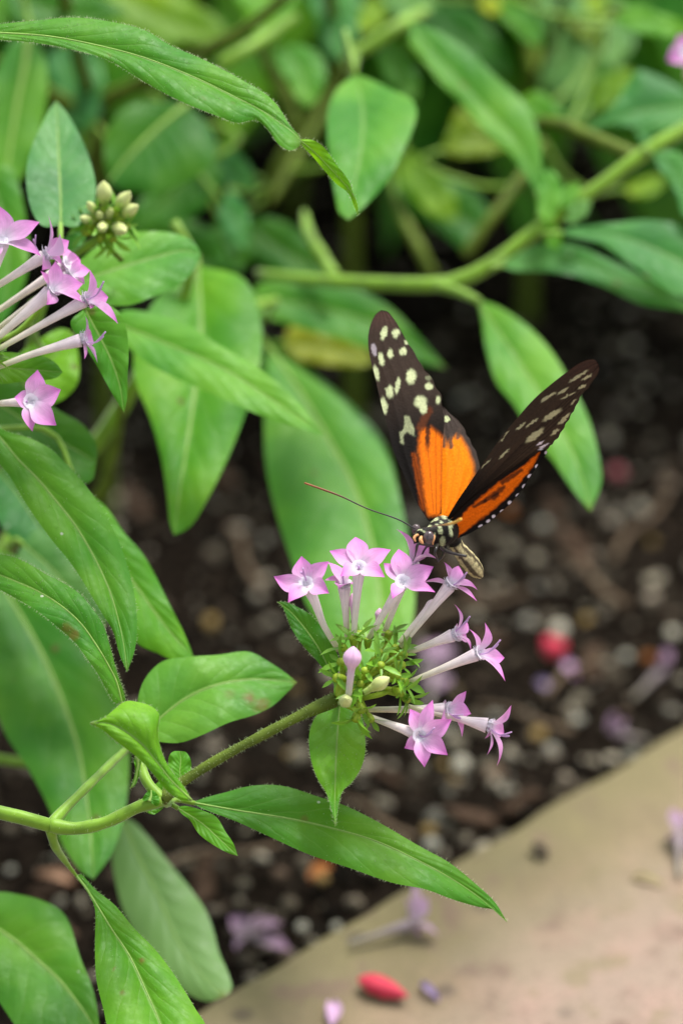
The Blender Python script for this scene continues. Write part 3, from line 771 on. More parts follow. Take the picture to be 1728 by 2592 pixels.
# flower head: green cluster
cc=at('C4',(760,1400),.3)
for (x,y,d,dx,dy,s) in [(560, 960, 0.2, -0.1, 1, 1.1), (420, 1060, 0.1, -0.6, 0.8, 1), (740, 990, 0.3, 0.1, 1, 1), (1080, 1080, 0.4, 0.5, 0.8, 1.1), (1190, 1160, 0.2, 0.9, 0.5, 1), (880, 1130, -0.1, 0.2, 0.8, 1), (1160, 1290, 0, 0.9, 0.1, 1.1), (900, 1290, -0.4, 0.2, 0.3, 1), (700, 1360, -0.4, -0.1, 0.2, 1), (1100, 1420, -0.25, 0.7, 0, 1.1), (1200, 1500, 0, 1, -0.2, 1.15), (1150, 1640, -0.1, 0.8, -0.4, 1.1), (1230, 1720, 0.1, 0.9, -0.5, 1), (640, 1520, -0.4, -0.2, 0, 1), (520, 1640, -0.4, -0.3, 0.2, 0.9), (660, 1850, -0.3, 0.4, -0.8, 1.1), (590, 1960, -0.3, -0.2, -1, 1.1), (780, 1970, -0.1, 0.5, -0.9, 0.9), (400, 1250, -0.1, -0.9, 0.4, 1.1), (350, 1450, -0.2, -0.9, 0.1, 1.2), (1000, 900, 0.6, 0.3, 1, 1), (640, 900, 0.6, 0, 1, 1)]:
    p=at('C4',(x,y),d); ax=RIGHT*dx+UP*dy-FWD*.55
    calyx(P1,p,ax,s*1.12,int(rng.integers(4,7)),foot=head.lerp(cc,.55) if rng.uniform()<.8 else None)
for (x0,y0,x1,y1) in [(350,1700,620,1150),(380,1690,820,1200),(430,1690,1050,1330),(480,1700,1130,1560),(420,1740,700,1860),(360,1650,430,1150)]:
    stem(P1,[at('C4',(x0,y0),.25),at('C4',((x0+x1)/2+25,(y0+y1)/2+40),.1),at('C4',(x1,y1),.15)],[.08,.055,.05],M_CUP,'cluster_branch',12,0,7)
# flowers
flower(P1,'Z2',(275,475),[(245,303),(409,335),(411,527),(164,582),(79,425)],(467,868),.05,[.1,-.05,-.25,-.3,0],.5,kface=.72,widths=[.48,.40,.42,.42,.42],style=[(262,420),(240,400)],mid=(-.0006,0,0.0003))
flower(P1,'Z2',(500,478),[(402,340),(385,448),(565,478),(500,395),(470,500)],(520,805),.35,[.1,-.05,-.1,.35,-.3],.2,kface=.15,widths=[.40,.30,.24,.36,.30],bend=.15,style=[(490,410)])
flower(P1,'Z2',(590,378),[(568,188),(781,265),(745,430),(478,425),(413,272)],(553,838),-.05,[.35,.1,-.35,-.35,.15],.35,kface=.62,widths=[.50,.46,.44,.40,.42],style=[(588,365)])
flower(P1,'Z2',(850,462),[(828,260),(1037,367),(1047,520),(738,345),(790,560)],(640,812),-.15,[.25,.05,-.3,.1,-.25],.5,kface=.65,widths=[.48,.46,.34,.36,.3])
flower(P1,'Z2',(900,352),[(815,142),(968,228),(1062,322),(1010,250),(870,400)],(735,785),.45,[.0,.3,-.15,.3,-.2],.25,kface=.1,widths=[.34,.42,.40,.4,.4],rt=(.05,.055,.065,.09,.16),bend=.18)
flower(P1,'Z2',(1140,475),[(1098,338),(1187,360),(1302,508),(1298,575),(965,465)],(838,850),.2,[.1,.2,.0,-.2,.2],.2,kface=.25,widths=[.26,.36,.36,.24,.3],style=[(1185,460),(1225,425)],bend=.14)
flower(P1,'Z2',(1165,775),[(1162,592),(1235,690),(1238,800),(1262,872),(1170,720)],(880,885),.3,[-.05,.3,.3,-.1,.3],.2,kface=.12,widths=[.26,.24,.36,.3,.3],bend=.15,style=[(1210,720),(1242,690)])
flower(P1,'Z2',(1305,890),[(1345,702),(1245,738),(1463,915),(1467,1055),(1330,840)],(890,1062),.0,[.05,.15,.2,-.15,.3],.25,kface=.3,widths=[.32,.24,.40,.28,.3],style=[(1370,880),(1425,832)],bend=.12)
flower(P1,'Z2',(950,1378),[(896,1222),(1032,1168),(1147,1283),(1122,1500),(983,1573),(862,1458)],(600,1250),-.3,[.0,.05,-.05,-.05,-.1,-.05],.35,kface=.7,widths=[.40,.34,.46,.42,.40,.36],style=[(985,1390),(1030,1360)])
flower(P1,'Z2',(1118,1225),[(1233,1115),(1262,1252),(1207,1392),(1095,1180),(1080,1290)],(640,1226),.25,[.1,.15,-.1,.2,-.2],.1,kface=.3,widths=[.34,.40,.34,.30,.26],style=[(1150,1260),(1200,1280)])
flower(P1,'Z2',(1372,1325),[(1503,1200),(1460,1372),(1415,1568),(1358,1500),(1345,1400)],(885,1208),.15,[.1,.3,.1,-.2,-.1],.1,kface=.15,widths=[.30,.36,.30,.24,.24],style=[(1440,1380),(1492,1385)],bend=.12,rt=(.045,.05,.055,.075,.14))
# closed buds
bud(P1,at('Z2',(527,1140),-.75),at('Z2',(557,846),-.95),.165,.07,M_BUDP,knob=.46)
bud(P1,at('Z2',(620,1125),-.85),at('Z2',(772,1033),-.95),.125,.07,M_BUDC,knob=.72)
bud(P1,at('Z2',(505,1195),-.4),at('Z2',(512,1158),-1.0),.12,.08,M_BUDC,knob=.85)
bud(P1,at('Z2',(560,800),.4),at('Z2',(548,525),.4),.06,.04,M_BUDP,knob=.4)
bud(P1,at('Z2',(690,790),.5),at('Z2',(715,615),.5),.075,.05,M_BUDP,knob=.4)
bud(P1,at('Z2',(830,825),.3),at('Z2',(1045,560),.3),.07,.05,M_TUBE,knob=.25)

# ===== 2. the plant on the left with the cropped pink cluster and the sharp upper leaf
f2=ground(-420,1500,7)
P2=plant('pentas plant at the left edge with cropped pink flowers and a long arching leaf',f2)
hub=W(-75,905,.7)
stem(P2,[f2,W(-420,1400,6),W(-360,1200,3),W(-240,1020,1.2),hub],[.25,.22,.18,.14,.13],hair=60)
stem(P2,[W(-400,1300,4.6),W(-420,900,3),W(-380,500,1),W(-200,190,.4),at('Z4',(-90,132),0)],[.2,.17,.14,.12,.09])
leaf(P2,'Z4',[(-90,132),(0,136),(200,150),(400,187),(600,240),(800,318),(950,390),(1100,468),(1200,538),(1243,577)],[(-40,108),(0,100),(150,85),(300,72),(450,88),(600,125),(700,185),(850,250),(1000,330),(1100,390),(1150,440),(1200,520),(1235,560)],
     [(-40,160),(0,165),(130,175),(300,205),(450,250),(600,340),(750,420),(900,480),(980,508),(1060,497),(1110,540),(1150,595),(1200,622),(1240,600)],-.05,sx=.05,sy=.75,dl=(.1,0,0,0,.1),fold=.10,bulge=.18,color=G,hair=800,pet=False,nu=120,nv=14,spots=[('Z4',838,408,9,.8),('Z4',455,228,10,.5)],label='long arching leaf with white specks')
leaf(P2,'Z4',[(1238,578),(1290,620),(1350,680),(1410,745),(1455,800),(1470,850),(1480,893)],[(1262,574),(1300,582),(1340,610),(1390,680),(1440,745),(1460,800),(1478,850)],[(1252,606),(1290,645),(1340,705),(1390,760),(1440,800),(1462,850)],.05,sx=.1,sy=-.3,fold=-.2,bulge=.1,color=(.13,.36,.008),hair=120,pet=False,ribr=.008,nu=26,nv=5,label='yellow green curled tip of the long leaf')
flower(P2,'Z3',(15,530),[(-10,280),(283,398),(292,640),(-150,420),(-110,680)],(-230,1360),1.0,[.1,.1,-.3,0,-.2],.3,kface=.45,widths=[0.52,0.54,0.40,0.47,0.47],rt=(.06,.065,.075,.1,.16))
flower(P2,'Z3',(330,630),[(345,352),(425,478),(490,530),(440,700),(300,740)],(-190,960),1.1,[-.05,-.15,.2,.1,-.2],.2,kface=.1,widths=[0.26,0.54,0.42,0.42,0.35],rolls=[0,.5,0,0,0],style=[(250,560),(240,520)])
flower(P2,'Z3',(370,885),[(395,675),(290,745),(590,835),(605,975),(330,985)],(-150,1330),.9,[.05,-.05,.2,-.2,-.3],.2,kface=.3,widths=[0.52,0.35,0.54,0.40,0.35],rt=(.06,.065,.075,.1,.15))
flower(P2,'Z3',(500,770),[(570,660),(640,740),(600,840),(440,700)],(-60,1190),1.3,[.1,.1,0,.2],.2,kface=.2,widths=[0.24,0.40,0.47,0.47])
flower(P2,'Z3',(610,950),[(638,735),(768,930),(836,1118),(640,1010),(700,900)],(-30,1310),.8,[-.05,.2,-.05,-.2,.3],.2,kface=.25,widths=[0.33,0.47,0.42,0.31,0.35],style=[(690,910),(722,848)])
flower(P2,'Z3',(470,700),[(440,560),(560,650),(590,760),(500,830),(410,720)],(-120,1100),1.5,[.1,.2,.1,-.1,0],.2,kface=.35,widths=[.40,.42,.40,.36,.36])
flower(P2,'Z3',(590,1230),[(606,1065),(652,1200),(692,1395),(600,1370),(640,1260)],(-20,1430),.8,[.1,.25,.0,-.2,.3],.15,kface=.1,widths=[0.31,0.38,0.33,0.28,0.35],style=[(680,1250),(735,1205)],sag=-.0004)
flower(P2,'Z3',(210,1668),[(268,1445),(432,1585),(402,1838),(232,1882),(105,1640)],(-90,1690),.7,[.05,.1,-.05,-.1,-.1],.4,kface=.62,widths=[0.52,0.54,0.52,0.40,0.42],style=[(190,1670)])
for (x,y,dx,dy) in [(-60,1330,.8,.6),(-40,1430,1,.1),(-90,1250,.5,1),(-110,1690,1,-.2),(-170,960,.6,1),(-30,1290,.9,.5),(-120,1400,.4,.4),(-20,1370,1,.3)]:
    calyx(P2,at('Z3',(x,y),.95),RIGHT*dx+UP*dy-FWD*.3,1.1,5,foot=hub)
leaf(P2,'Z3',[(600,1010),(690,1180),(790,1380),(850,1560),(880,1752)],[(500,1110),(570,1230),(690,1420),(760,1550),(830,1670)],[(730,980),(830,1020),(895,1150),(913,1330),(905,1500),(900,1660)],1.8,sx=.4,sy=.1,dl=(.3,0,-.2),fold=.2,color=G,to=W(-30,870,2.2),ribr=.014)
leaf(P2,'Z3',[(-150,1420),(0,1430),(150,1440),(300,1450),(447,1462)],[(-60,1330),(0,1318),(100,1322),(200,1335),(300,1345),(400,1400)],[(-60,1530),(0,1545),(150,1532),(300,1520),(405,1500)],1.6,sx=0,sy=.7,color=GB,to=hub,ribr=.012)
leaf(P2,'B1',[(-160,60),(0,220),(100,340),(200,440),(300,560),(380,660),(450,770),(520,900),(580,1040),(620,1180),(650,1320),(665,1447)],[(-60,60),(0,170),(150,222),(250,270),(350,360),(430,450),(500,540),(560,640),(620,760),(660,870),(690,980),(711,1100),(716,1250),(700,1350)],
     [(-140,160),(0,360),(50,420),(120,540),(200,660),(290,780),(350,850),(420,950),(480,1050),(540,1150),(590,1230),(630,1370)],1.5,sx=.25,sy=.45,dl=(.6,.2,0,-.4),fold=.14,bulge=.2,color=G,to=W(-260,1040,1.6),nu=48,hair=200)
leaf(P2,'B1',[(380,420),(480,620),(620,860),(780,1090),(900,1250),(1012,1368)],[(480,520),(560,590),(650,720),(740,820),(800,920),(850,1020),(900,1120),(960,1240)],[(330,560),(420,820),(520,1050),(640,1230),(740,1312),(830,1350),(900,1382)],4.2,sx=.2,sy=.5,color=GB,to=W(-200,1010,4),fold=.05)
leaf(P2,'A',[(-90,880),(0,930),(80,980),(150,1020),(222,1060)],[(-20,830),(60,890),(130,940),(190,975),(222,1020)],[(-60,960),(20,1040),(100,1080),(170,1110),(210,1105)],5.5,sx=.2,sy=.6,color=GD,to=W(-240,1020,5))
leaf(P2,'A',[(60,880),(100,840),(140,800),(165,760)],[(20,870),(40,820),(90,780),(140,755)],[(80,930),(140,920),(178,880),(180,810)],6.5,sy=.5,color=GB,to=W(-60,1100,6.5))

# ===== 3. the plant behind with the unopened buds
f3=ground(150,1300,13)
P3=plant('pentas plant with a cluster of unopened cream buds and broad hanging leaves',f3)
stem(P3,[f3,W(120,1250,12.5),W(60,1100,10),W(70,900,7.5),at('C1',(330,1400),5.2),at('C1',(380,1340),4.6),at('C1',(480,1270),4.1),at('C1',(560,1220),3.9)],[.25,.22,.18,.14,.1,.085,.075,.08],M_STEM)
stem(P3,[W(120,1250,12.5),W(260,1100,12),W(380,900,10.5),W(470,740,9.8),W(480,640,9.6),W(440,560,9.6)],[.2,.18,.16,.15,.12,.1],M_STEM)
stem(P3,[W(380,900,10.6),W(560,800,12),W(700,760,13)],[.14,.11,.09],M_STEM)
stem(P3,[W(100,1000,8.8),W(160,900,8),W(230,810,7)],[.12,.1,.07],M_STEM)
bc=at('C1',(590,1190),4.0)
stem(P3,[at('C1',(690,1340),4.6),at('C1',(640,1290),4.3),at('C1',(590,1215),4.1)],[.05,.05,.06],M_STEMD,n=10)
for (x,y,r,kn_) in [(588,892,.145,.75),(738,950,.125,.75),(785,1030,.12,.75),(712,1180,.125,.8),(575,1165,.10,.8),(455,1100,.09,.75),(495,1010,.085,.75),(630,1050,.07,.6),(555,1070,.07,.6)]:
    q=at('C1',(x,y),3.6 if y<1150 else 3.4); b=at('C1',(600+(x-600)*.3,1130+(y-1130)*.25),3.95)
    bud(P3,b,q,r,.07,M_BUDC,knob=kn_)
for (x,y,dx,dy) in [(590,1050,0,1),(660,1060,.5,.9),(690,1110,.9,.5),(540,1090,-.7,.7),(500,1140,-1,.2),(570,1220,-.3,-.7),(640,1220,.3,-.7),(720,1150,1,0),(610,1130,0,.2),(480,1180,-1,-.1)]:
    calyx(P3,at('C1',(x,y),3.85),RIGHT*dx+UP*dy-FWD*.4,1.25,5,foot=bc)
leaf(P3,'C1',[(345,1140),(345,1000),(338,850),(330,650),(320,435)],[(250,1150),(190,1080),(155,950),(152,820),(180,700),(235,580),(280,490)],[(440,1150),(520,1060),(545,930),(520,800),(480,690),(420,570),(370,490)],4.8,sx=.05,sy=.95,fold=.12,bulge=.05,color=(.085,.255,.075),to=at('C1',(330,1400),5.3),ribr=.015)
leaf(P3,'C1',[(310,1330),(380,1270),(440,1220),(492,1188)],[(300,1270),(370,1215),(440,1185)],[(340,1345),(420,1310),(480,1240)],4.8,sy=.5,color=GBL,to=at('C1',(330,1400),5.3),ribr=.01,nu=18,nv=4)
leaf(P3,'Z3',[(430,880),(650,790),(850,720),(1100,645),(1300,600),(1424,625)],[(480,760),(600,640),(700,560),(850,490),(1000,465),(1200,470),(1330,510),(1405,580)],[(600,940),(760,985),(860,992),(950,980),(1100,920),(1300,820),(1385,720)],5.2,sx=.05,sy=.8,fold=.08,color=GL,to=W(110,880,6.6),ribr=.015)
leaf(P3,'A',[(262,742),(330,768),(420,805),(520,850),(620,915),(747,1000)],[(275,715),(330,715),(420,740),(500,790),(570,830),(640,880),(690,930)],[(285,790),(350,840),(430,880),(520,920),(600,955),(680,982)],6.2,sx=.02,sy=.8,dl=(.3,0,-.1),fold=.10,color=GL,to=W(230,810,7),ribr=.016)
leaf(P3,'A',[(455,610),(462,760),(450,880),(430,1020),(412,1130),(400,1229)],[(380,660),(320,760),(308,860),(345,960),(370,1050),(385,1150),(390,1200)],[(560,640),(600,740),(595,850),(560,960),(520,1060),(480,1140),(435,1212)],8.3,sx=.05,sy=.55,dl=(.8,0,-.6),fold=.12,color=GB,to=W(480,640,9.6),ribr=.025)
leaf(P3,'A',[(620,800),(690,900),(750,1000),(810,1110),(850,1230),(875,1380),(885,1560)],[(610,860),(607,960),(612,1080),(640,1200),(670,1290),(700,1380),(770,1480),(840,1545)],[(690,850),(760,900),(830,970),(890,1050),(920,1150),(945,1290),(952,1390),(930,1490)],10.2,sx=.05,sy=.75,dl=(.6,0,-.8),fold=.12,color=GL,to=W(640,790,12.3),ribr=.03,label='broad pale green leaf behind the flower head')
leaf(P3,'B5',[(250,760),(420,950),(600,1160),(800,1400),(1000,1600),(1080,1720)],[(300,720),(420,820),(600,960),(800,1130),(980,1330),(1070,1540)],[(240,900),(320,1050),(480,1250),(700,1480),(900,1620)],13.5,sx=.05,sy=.6,color=GD,to=W(700,760,13.5))
leaf(P3,'B5',[(180,480),(400,500),(700,560),(950,640),(1200,780),(1395,915)],[(230,390),(500,365),(800,400),(1050,540),(1200,690),(1320,825)],[(230,570),(450,650),(700,720),(900,790),(1100,840),(1280,890)],14,sx=.0,sy=.75,color=G,to=W(560,800,13))
leaf(P3,'B5',[(390,760),(520,770),(700,800),(950,870)],[(420,660),(560,660),(760,700),(900,790)],[(430,850),(560,880),(750,900),(880,900)],16,sx=0,sy=.6,color=(.22,.26,.012),to=W(560,820,15),rib=False,label='yellowing leaf behind the left wing')
leaf(P3,'B1',[(0,400),(100,520),(180,640),(290,800)],[(40,360),(150,470),(230,620),(290,740)],[(-80,450),(-20,640),(80,760),(200,812)],8.5,sx=.1,sy=.7,color=GBL,to=W(40,1120,9))
leaf(P3,'B1',[(120,780),(260,900),(400,1060),(560,1200)],[(200,700),(340,800),(460,960),(550,1130)],[(90,850),(220,1010),(380,1150),(500,1210)],7.2,sx=.1,sy=.8,color=GP,to=W(20,1380,8.2),label='pale blue green leaf between two brighter leaves')
leaf(P3,'A',[(-60,1250),(40,1400),(120,1550),(180,1720),(205,1880),(215,2020)],[(-60,1400),(-30,1550),(10,1680),(65,1765),(110,1850),(150,1950),(190,2005)],[(60,1290),(180,1400),(255,1520),(290,1640),(297,1760),(285,1880),(255,1965)],8.0,sx=.1,sy=.6,dl=(.8,0,-.8),fold=.1,color=G,to=W(40,1230,11),ribr=.03,label='large drooping leaf behind the branching stem at the left')
leaf(P3,'B2',[(640,810),(720,1000),(830,1220),(930,1450),(1050,1620),(1175,1738)],[(610,880),(585,1000),(600,1120),(650,1300),(750,1480),(880,1640),(1010,1740),(1090,1765)],[(690,820),(780,910),(900,1060),(1000,1180),(1080,1300),(1120,1410),(1145,1510),(1190,1610),(1212,1700)],7.5,sx=.05,sy=.45,dl=(.5,0,-.8),fold=-.08,color=GP,flip=True,to=W(200,1950,9.5),label='pale grey green leaf seen from below at the bottom',ribr=.015)
leaf(P3,'B2',[(-120,1310),(0,1390),(100,1460),(200,1550),(320,1660),(400,1760),(470,1860),(540,1990)],[(-80,1215),(0,1192),(100,1205),(220,1235),(320,1290),(370,1370),(400,1470),(430,1560),(470,1650),(502,1760),(520,1880)],[(-120,1600),(0,1770),(40,1830),(110,1920),(250,1990),(420,2010)],4.0,sx=.1,sy=.7,dl=(.3,0,-.4),color=G,to=W(-160,2300,7),ribr=.025)
stem(P3,[W(120,1250,12.5),W(-60,1500,12),W(-150,1900,10),W(-200,2250,8),W(-170,2320,7)],[.18,.15,.13,.1,.07],M_STEM)
stem(P3,[W(-150,1900,10.2),W(60,1930,10),W(200,1950,9.6)],[.12,.1,.07],M_STEM)
stem(P3,[W(140,1330,12.8),W(250,1250,12),W(300,1100,11),W(310,980,10)],[.14,.1,.085,.07],M_STEMD)

# ===== 4. the plant on the right, branching over the soil
f4=ground(1900,480,16)
P4=plant('pentas plant at the right with a forked green stem reaching over the dark soil',f4)
S4=stem(P4,[f4,W(1960,380,14),W(1800,290,12.5),at('A',(1568,298),12.2),at('A',(1480,350),12),at('A',(1400,410),12),at('A',(1300,480),12),at('A',(1230,530),12),at('A',(1150,592),12),at('A',(1060,642),12),at('A',(1000,653),12),at('A',(850,650),12.4),at('A',(700,640),13),at('A',(590,628),13.5)],[.26,.24,.2,.16,.15,.14,.14,.14,.14,.15,.16,.15,.13,.1],M_STEM,n=60)
stem(P4,[at('A',(1000,653),12),at('A',(1060,672),11.5),at('A',(1100,692),11)],[.13,.1,.08],M_STEM,n=10)
stem(P4,[at('C3',(1300,890),12.2),at('C3',(1150,820),12.6),at('C3',(1000,755),13.2),at('C3',(860,700),14),at('C3',(740,690),15)],[.15,.14,.14,.13,.1],M_STEMD)
stem(P4,[at('C3',(330,1450),17),at('C3',(480,1240),17),at('C3',(650,1000),17.5),at('C3',(780,800),18)],[.13,.12,.11,.09],M_STEMD)
stem(P4,[at('C3',(150,1568),19),at('C3',(90,1440),19),at('C3',(0,1270),19.5),at('C3',(-60,1120),20)],[.13,.13,.12,.1],M_STEMD)
leaf(P4,'A',[(1095,690),(1180,815),(1265,945),(1330,1080),(1355,1176)],[(1105,730),(1115,800),(1140,880),(1180,930),(1220,1000),(1270,1060),(1310,1120)],[(1130,698),(1200,740),(1260,800),(1310,880),(1350,960),(1375,1050),(1381,1105)],9.6,sx=.1,sy=.6,dl=(.8,0,-.6),fold=.1,color=GL,pet=False,ribr=.015,label='hanging leaf behind the right wing')
leaf(P4,'A',[(1150,610),(1240,592),(1340,605),(1450,650),(1568,700),(1640,735)],[(1165,598),(1220,568),(1300,558),(1400,598),(1500,650),(1568,690)],[(1180,622),(1280,626),(1380,655),(1470,698),(1568,714)],11.5,sx=0,sy=.75,color=GBL,to=at('A',(1190,560),12),rib=False)
leaf(P4,'A',[(1285,535),(1380,535),(1460,555),(1560,600),(1680,660)],[(1310,525),(1400,513),(1500,506),(1590,530)],[(1310,542),(1380,562),(1450,610),(1568,682)],10.8,sx=0,sy=.75,color=GBL,to=at('A',(1262,512),12),rib=False)
leaf(P4,'C3',[(748,1110),(720,1000),(620,800),(450,620),(250,400),(100,230),(20,120)],[(690,1020),(600,895),(500,800),(400,700),(300,580),(200,480),(100,352),(20,255)],[(765,1040),(765,940),(758,790),(720,680),(650,560),(560,480),(470,400),(380,310),(280,230),(150,165)],13,sx=0,sy=.6,fold=.08,color=GL,to=at('C3',(750,1270),12.1),rib=False)
leaf(P4,'C3',[(790,1280),(800,1150),(815,1060),(810,955)],[(745,1200),(750,1060),(775,975)],[(850,1200),(885,1100),(860,1000)],11.5,sy=.6,color=GL,pet=False,rib=False)
leaf(P4,'C3',[(900,1270),(970,1210),(1050,1140)],[(920,1180),(990,1130)],[(960,1262),(1020,1215)],11.5,sy=.6,color=GP,pet=False,rib=False)
leaf(P4,'C3',[(880,1180),(920,1090),(980,1035)],[(870,1100),(920,1040)],[(920,1170),(980,1090)],11.8,sy=.6,color=GL,pet=False,rib=False)
leaf(P4,'C3',[(800,1270),(830,1340),(850,1425)],[(770,1310),(800,1390)],[(860,1290),(880,1370)],11.3,sy=.4,color=GB,pet=False,rib=False)
leaf(P4,'C3',[(1700,600),(1500,610),(1250,650),(1010,752)],[(1640,520),(1568,500),(1500,468),(1400,418),(1300,398),(1270,450),(1180,580),(1100,670)],[(1640,690),(1500,735),(1380,752),(1250,715),(1100,722)],13.8,sx=0,sy=.7,color=GBL,to=at('C3',(1560,725),12.3),rib=False)
leaf(P4,'C3',[(1420,830),(1350,760),(1290,720)],[(1370,730),(1310,700)],[(1390,820),(1330,810)],13,sy=.6,color=GBL,pet=False,rib=False)
leaf(P4,'C3',[(1390,870),(1480,930),(1560,1060),(1640,1260)],[(1470,850),(1568,880),(1640,1000)],[(1430,950),(1520,1080),(1568,1220)],11.2,sx=0,sy=.7,color=GBL,to=at('C3',(1350,860),12.1),rib=False)
leaf(P4,'C3',[(1225,1070),(1320,1060),(1475,1040)],[(1340,1010),(1440,1000)],[(1280,1112),(1390,1108)],19,sy=.7,color=GY,rib=False)
leaf(P4,'C3',[(200,850),(330,790),(440,790),(560,845)],[(240,740),(300,610),(400,700),(500,790)],[(280,885),(400,885),(500,870)],18,sy=.6,color=(.17,.25,.008),rib=False)
leaf(P4,'C3',[(-40,900),(120,1050),(300,1230),(450,1330)],[(20,870),(200,990),(380,1080),(480,1220)],[(-40,1120),(100,1250),(230,1340),(350,1420)],20,sy=.6,color=GD,rib=False)
leaf(P4,'C3',[(1568,1370),(1500,1340),(1380,1300)],[(1568,1340),(1480,1300)],[(1568,1400),(1460,1340)],20,sy=.6,color=GY,rib=False)
leaf(P4,'C3',[(640,570),(720,600),(790,690),(870,680)],[(720,515),(830,570),(890,640)],[(680,640),(760,715)],16,sy=.6,color=GB,rib=False)
# flower at the right edge
flower(P4,'C3',(1600,290),[(1540,200),(1475,345),(1600,180),(1700,300),(1640,400)],(1590,440),12,[0]*5,.6,kface=.7,widths=[.5]*5)
stem(P4,[at('C3',(1590,440),12.6),W(1780,330,13.2),W(1960,380,14)],[.07,.1,.14],M_STEM,n=12)

# ===== 5. the bushes behind
f5=ground(900,250,26); f6=ground(250,350,22); f7=ground(1350,60,30)
P5=plant('pentas bush behind the middle with broad overlapping leaves',f5)
P6=plant('dark leafy pentas bush behind the left flower cluster',f6)
P7=plant('pale blurred pentas bush at the top right behind the forked stem',f7)
stem(P5,[f5,W(880,240,25),W(850,100,21),W(820,-60,18),W(760,-240,16)],[.2,.18,.17,.15,.12],M_STEMD)
stem(P5,[W(870,200,24),at('C2',(250,1150),19),at('C2',(330,900),18),at('C2',(430,740),18),at('C2',(600,480),17.5),at('C2',(760,260),17)],[.16,.13,.12,.12,.1,.08],M_STEMD)
stem(P5,[at('C2',(430,740),18),at('C2',(380,600),18),at('C2',(270,360),18),at('C2',(200,200),18)],[.15,.16,.15,.1],M_STEMD)
stem(P5,[at('C2',(-10,375),16),at('C2',(90,310),16),at('C2',(220,235),16.3),at('C2',(420,90),17)],[.13,.13,.12,.09],M_STEM)
stem(P5,[at('C2',(700,330),17),at('C2',(840,260),17),at('C2',(980,160),17),at('C2',(1160,60),18)],[.13,.14,.14,.12],M_STEM)
stem(P5,[at('C2',(640,1568),13.8),at('C2',(580,1470),14),at('C2',(500,1330),14.3),at('C2',(470,1200),15)],[.14,.13,.11,.06],M_STEM)
leaf(P5,'C2',[(760,420),(800,620),(790,850),(750,1060),(720,1248)],[(660,500),(605,620),(600,760),(620,950),(645,1110),(670,1210)],[(860,455),(960,505),(1080,565),(1108,635),(1080,745),(1020,880),(960,1000),(880,1100),(780,1200)],8.6,sx=.05,sy=.6,dl=(1.5,0,-.6),fold=.1,color=GL,to=at('C2',(760,300),16.5),rib=False,label='broad leaf with a squared shoulder under the arching leaf tip')
leaf(P5,'C2',[(320,260),(420,360),(470,480),(492,612)],[(290,330),(380,470),(440,570)],[(480,265),(575,330),(592,440),(555,545)],16.5,sy=.7,color=GL,to=at('C2',(270,360),18),rib=False)
leaf(P5,'C2',[(280,-60),(270,60),(240,150),(225,265)],[(80,-40),(130,100),(180,200)],[(430,-40),(400,90),(320,200)],17.5,sy=.7,color=GB,rib=False)
leaf(P5,'C2',[(640,-80),(640,80),(650,220),(660,350)],[(490,-60),(540,120),(590,280)],[(780,-40),(790,120),(740,280)],19.5,sy=.7,color=GBL,rib=False)
leaf(P5,'C2',[(920,240),(980,380),(1050,480),(1110,560)],[(880,300),(930,440),(1020,550)],[(1000,260),(1090,380),(1120,470)],18,sy=.5,color=GD,rib=False)
leaf(P5,'C2',[(150,1260),(300,1390),(450,1480),(620,1568)],[(260,1230),(420,1290),(560,1420)],[(130,1400),(260,1520),(440,1590)],17.5,sy=.5,color=GD,rib=False)
leaf(P5,'C2',[(60,1180),(80,1300),(70,1460)],[(20,1210),(10,1330)],[(130,1220),(130,1350)],17,sy=.6,color=GP,rib=False)
leaf(P5,'C2',[(-20,880),(60,1000),(180,1080)],[(20,830),(130,900),(190,1010)],[(-20,980),(60,1080)],18,sy=.6,color=GBL,rib=False)
leaf(P5,'C2',[(1050,870),(1120,1010),(1220,1130),(1330,1250)],[(1120,880),(1230,1000),(1330,1130)],[(1000,960),(1080,1110),(1230,1240)],19.5,sy=.5,color=GY,rib=False)
leaf(P5,'C2',[(960,-40),(900,40),(830,120),(770,180)],[(870,-30),(790,60)],[(960,60),(860,160)],18,sy=.7,color=GY,rib=False)
leaf(P5,'C2',[(900,-30),(1050,30),(1250,20)],[(1000,-40),(1150,-30)],[(980,80),(1130,80)],18,sy=.7,color=GP,rib=False)
# bush 6
stem(P6,[f6,W(240,330,21),W(200,150,17),W(150,-60,14),W(120,-220,12)],[.2,.18,.16,.14,.11],M_STEMD)
stem(P6,[W(230,270,19.6),W(420,180,17),W(640,60,15),W(800,-80,14)],[.2,.17,.14,.1],M_STEMD)
stem(P6,[W(230,300,20),W(60,200,17),W(-120,90,14)],[.2,.16,.12],M_STEMD)
leaf(P6,'C1',[(165,60),(140,250),(100,450),(60,700),(25,960)],[(90,80),(10,200),(-80,400),(-120,650),(-80,850)],[(220,110),(270,280),(260,480),(210,700),(120,880)],13,sx=.2,sy=.5,color=G,ribr=.06,to=W(60,-10,14))
leaf(P6,'C1',[(350,120),(380,280),(400,450),(430,640)],[(280,180),(290,350),(330,520)],[(520,150),(590,310),(560,520)],19,sy=.5,color=GBL,rib=False)
leaf(P6,'C1',[(1060,460),(920,570),(790,690),(690,800),(620,900)],[(900,440),(720,470),(610,600),(590,760)],[(1200,600),(1220,760),(1060,900),(850,960),(700,950)],14,sx=.1,sy=.5,color=GD,ribr=.06,label='large dark green leaf behind the buds')
leaf(P6,'C1',[(1220,760),(1050,900),(880,1050),(760,1150)],[(1050,800),(850,950),(750,1070)],[(1260,880),(1150,1050),(950,1150)],16.5,sx=.1,sy=.5,color=GD,rib=False)
leaf(P6,'C1',[(1250,1000),(1350,1130),(1400,1280)],[(1310,950),(1410,1080)],[(1240,1100),(1320,1240)],16,sy=.6,color=GBL,rib=False)
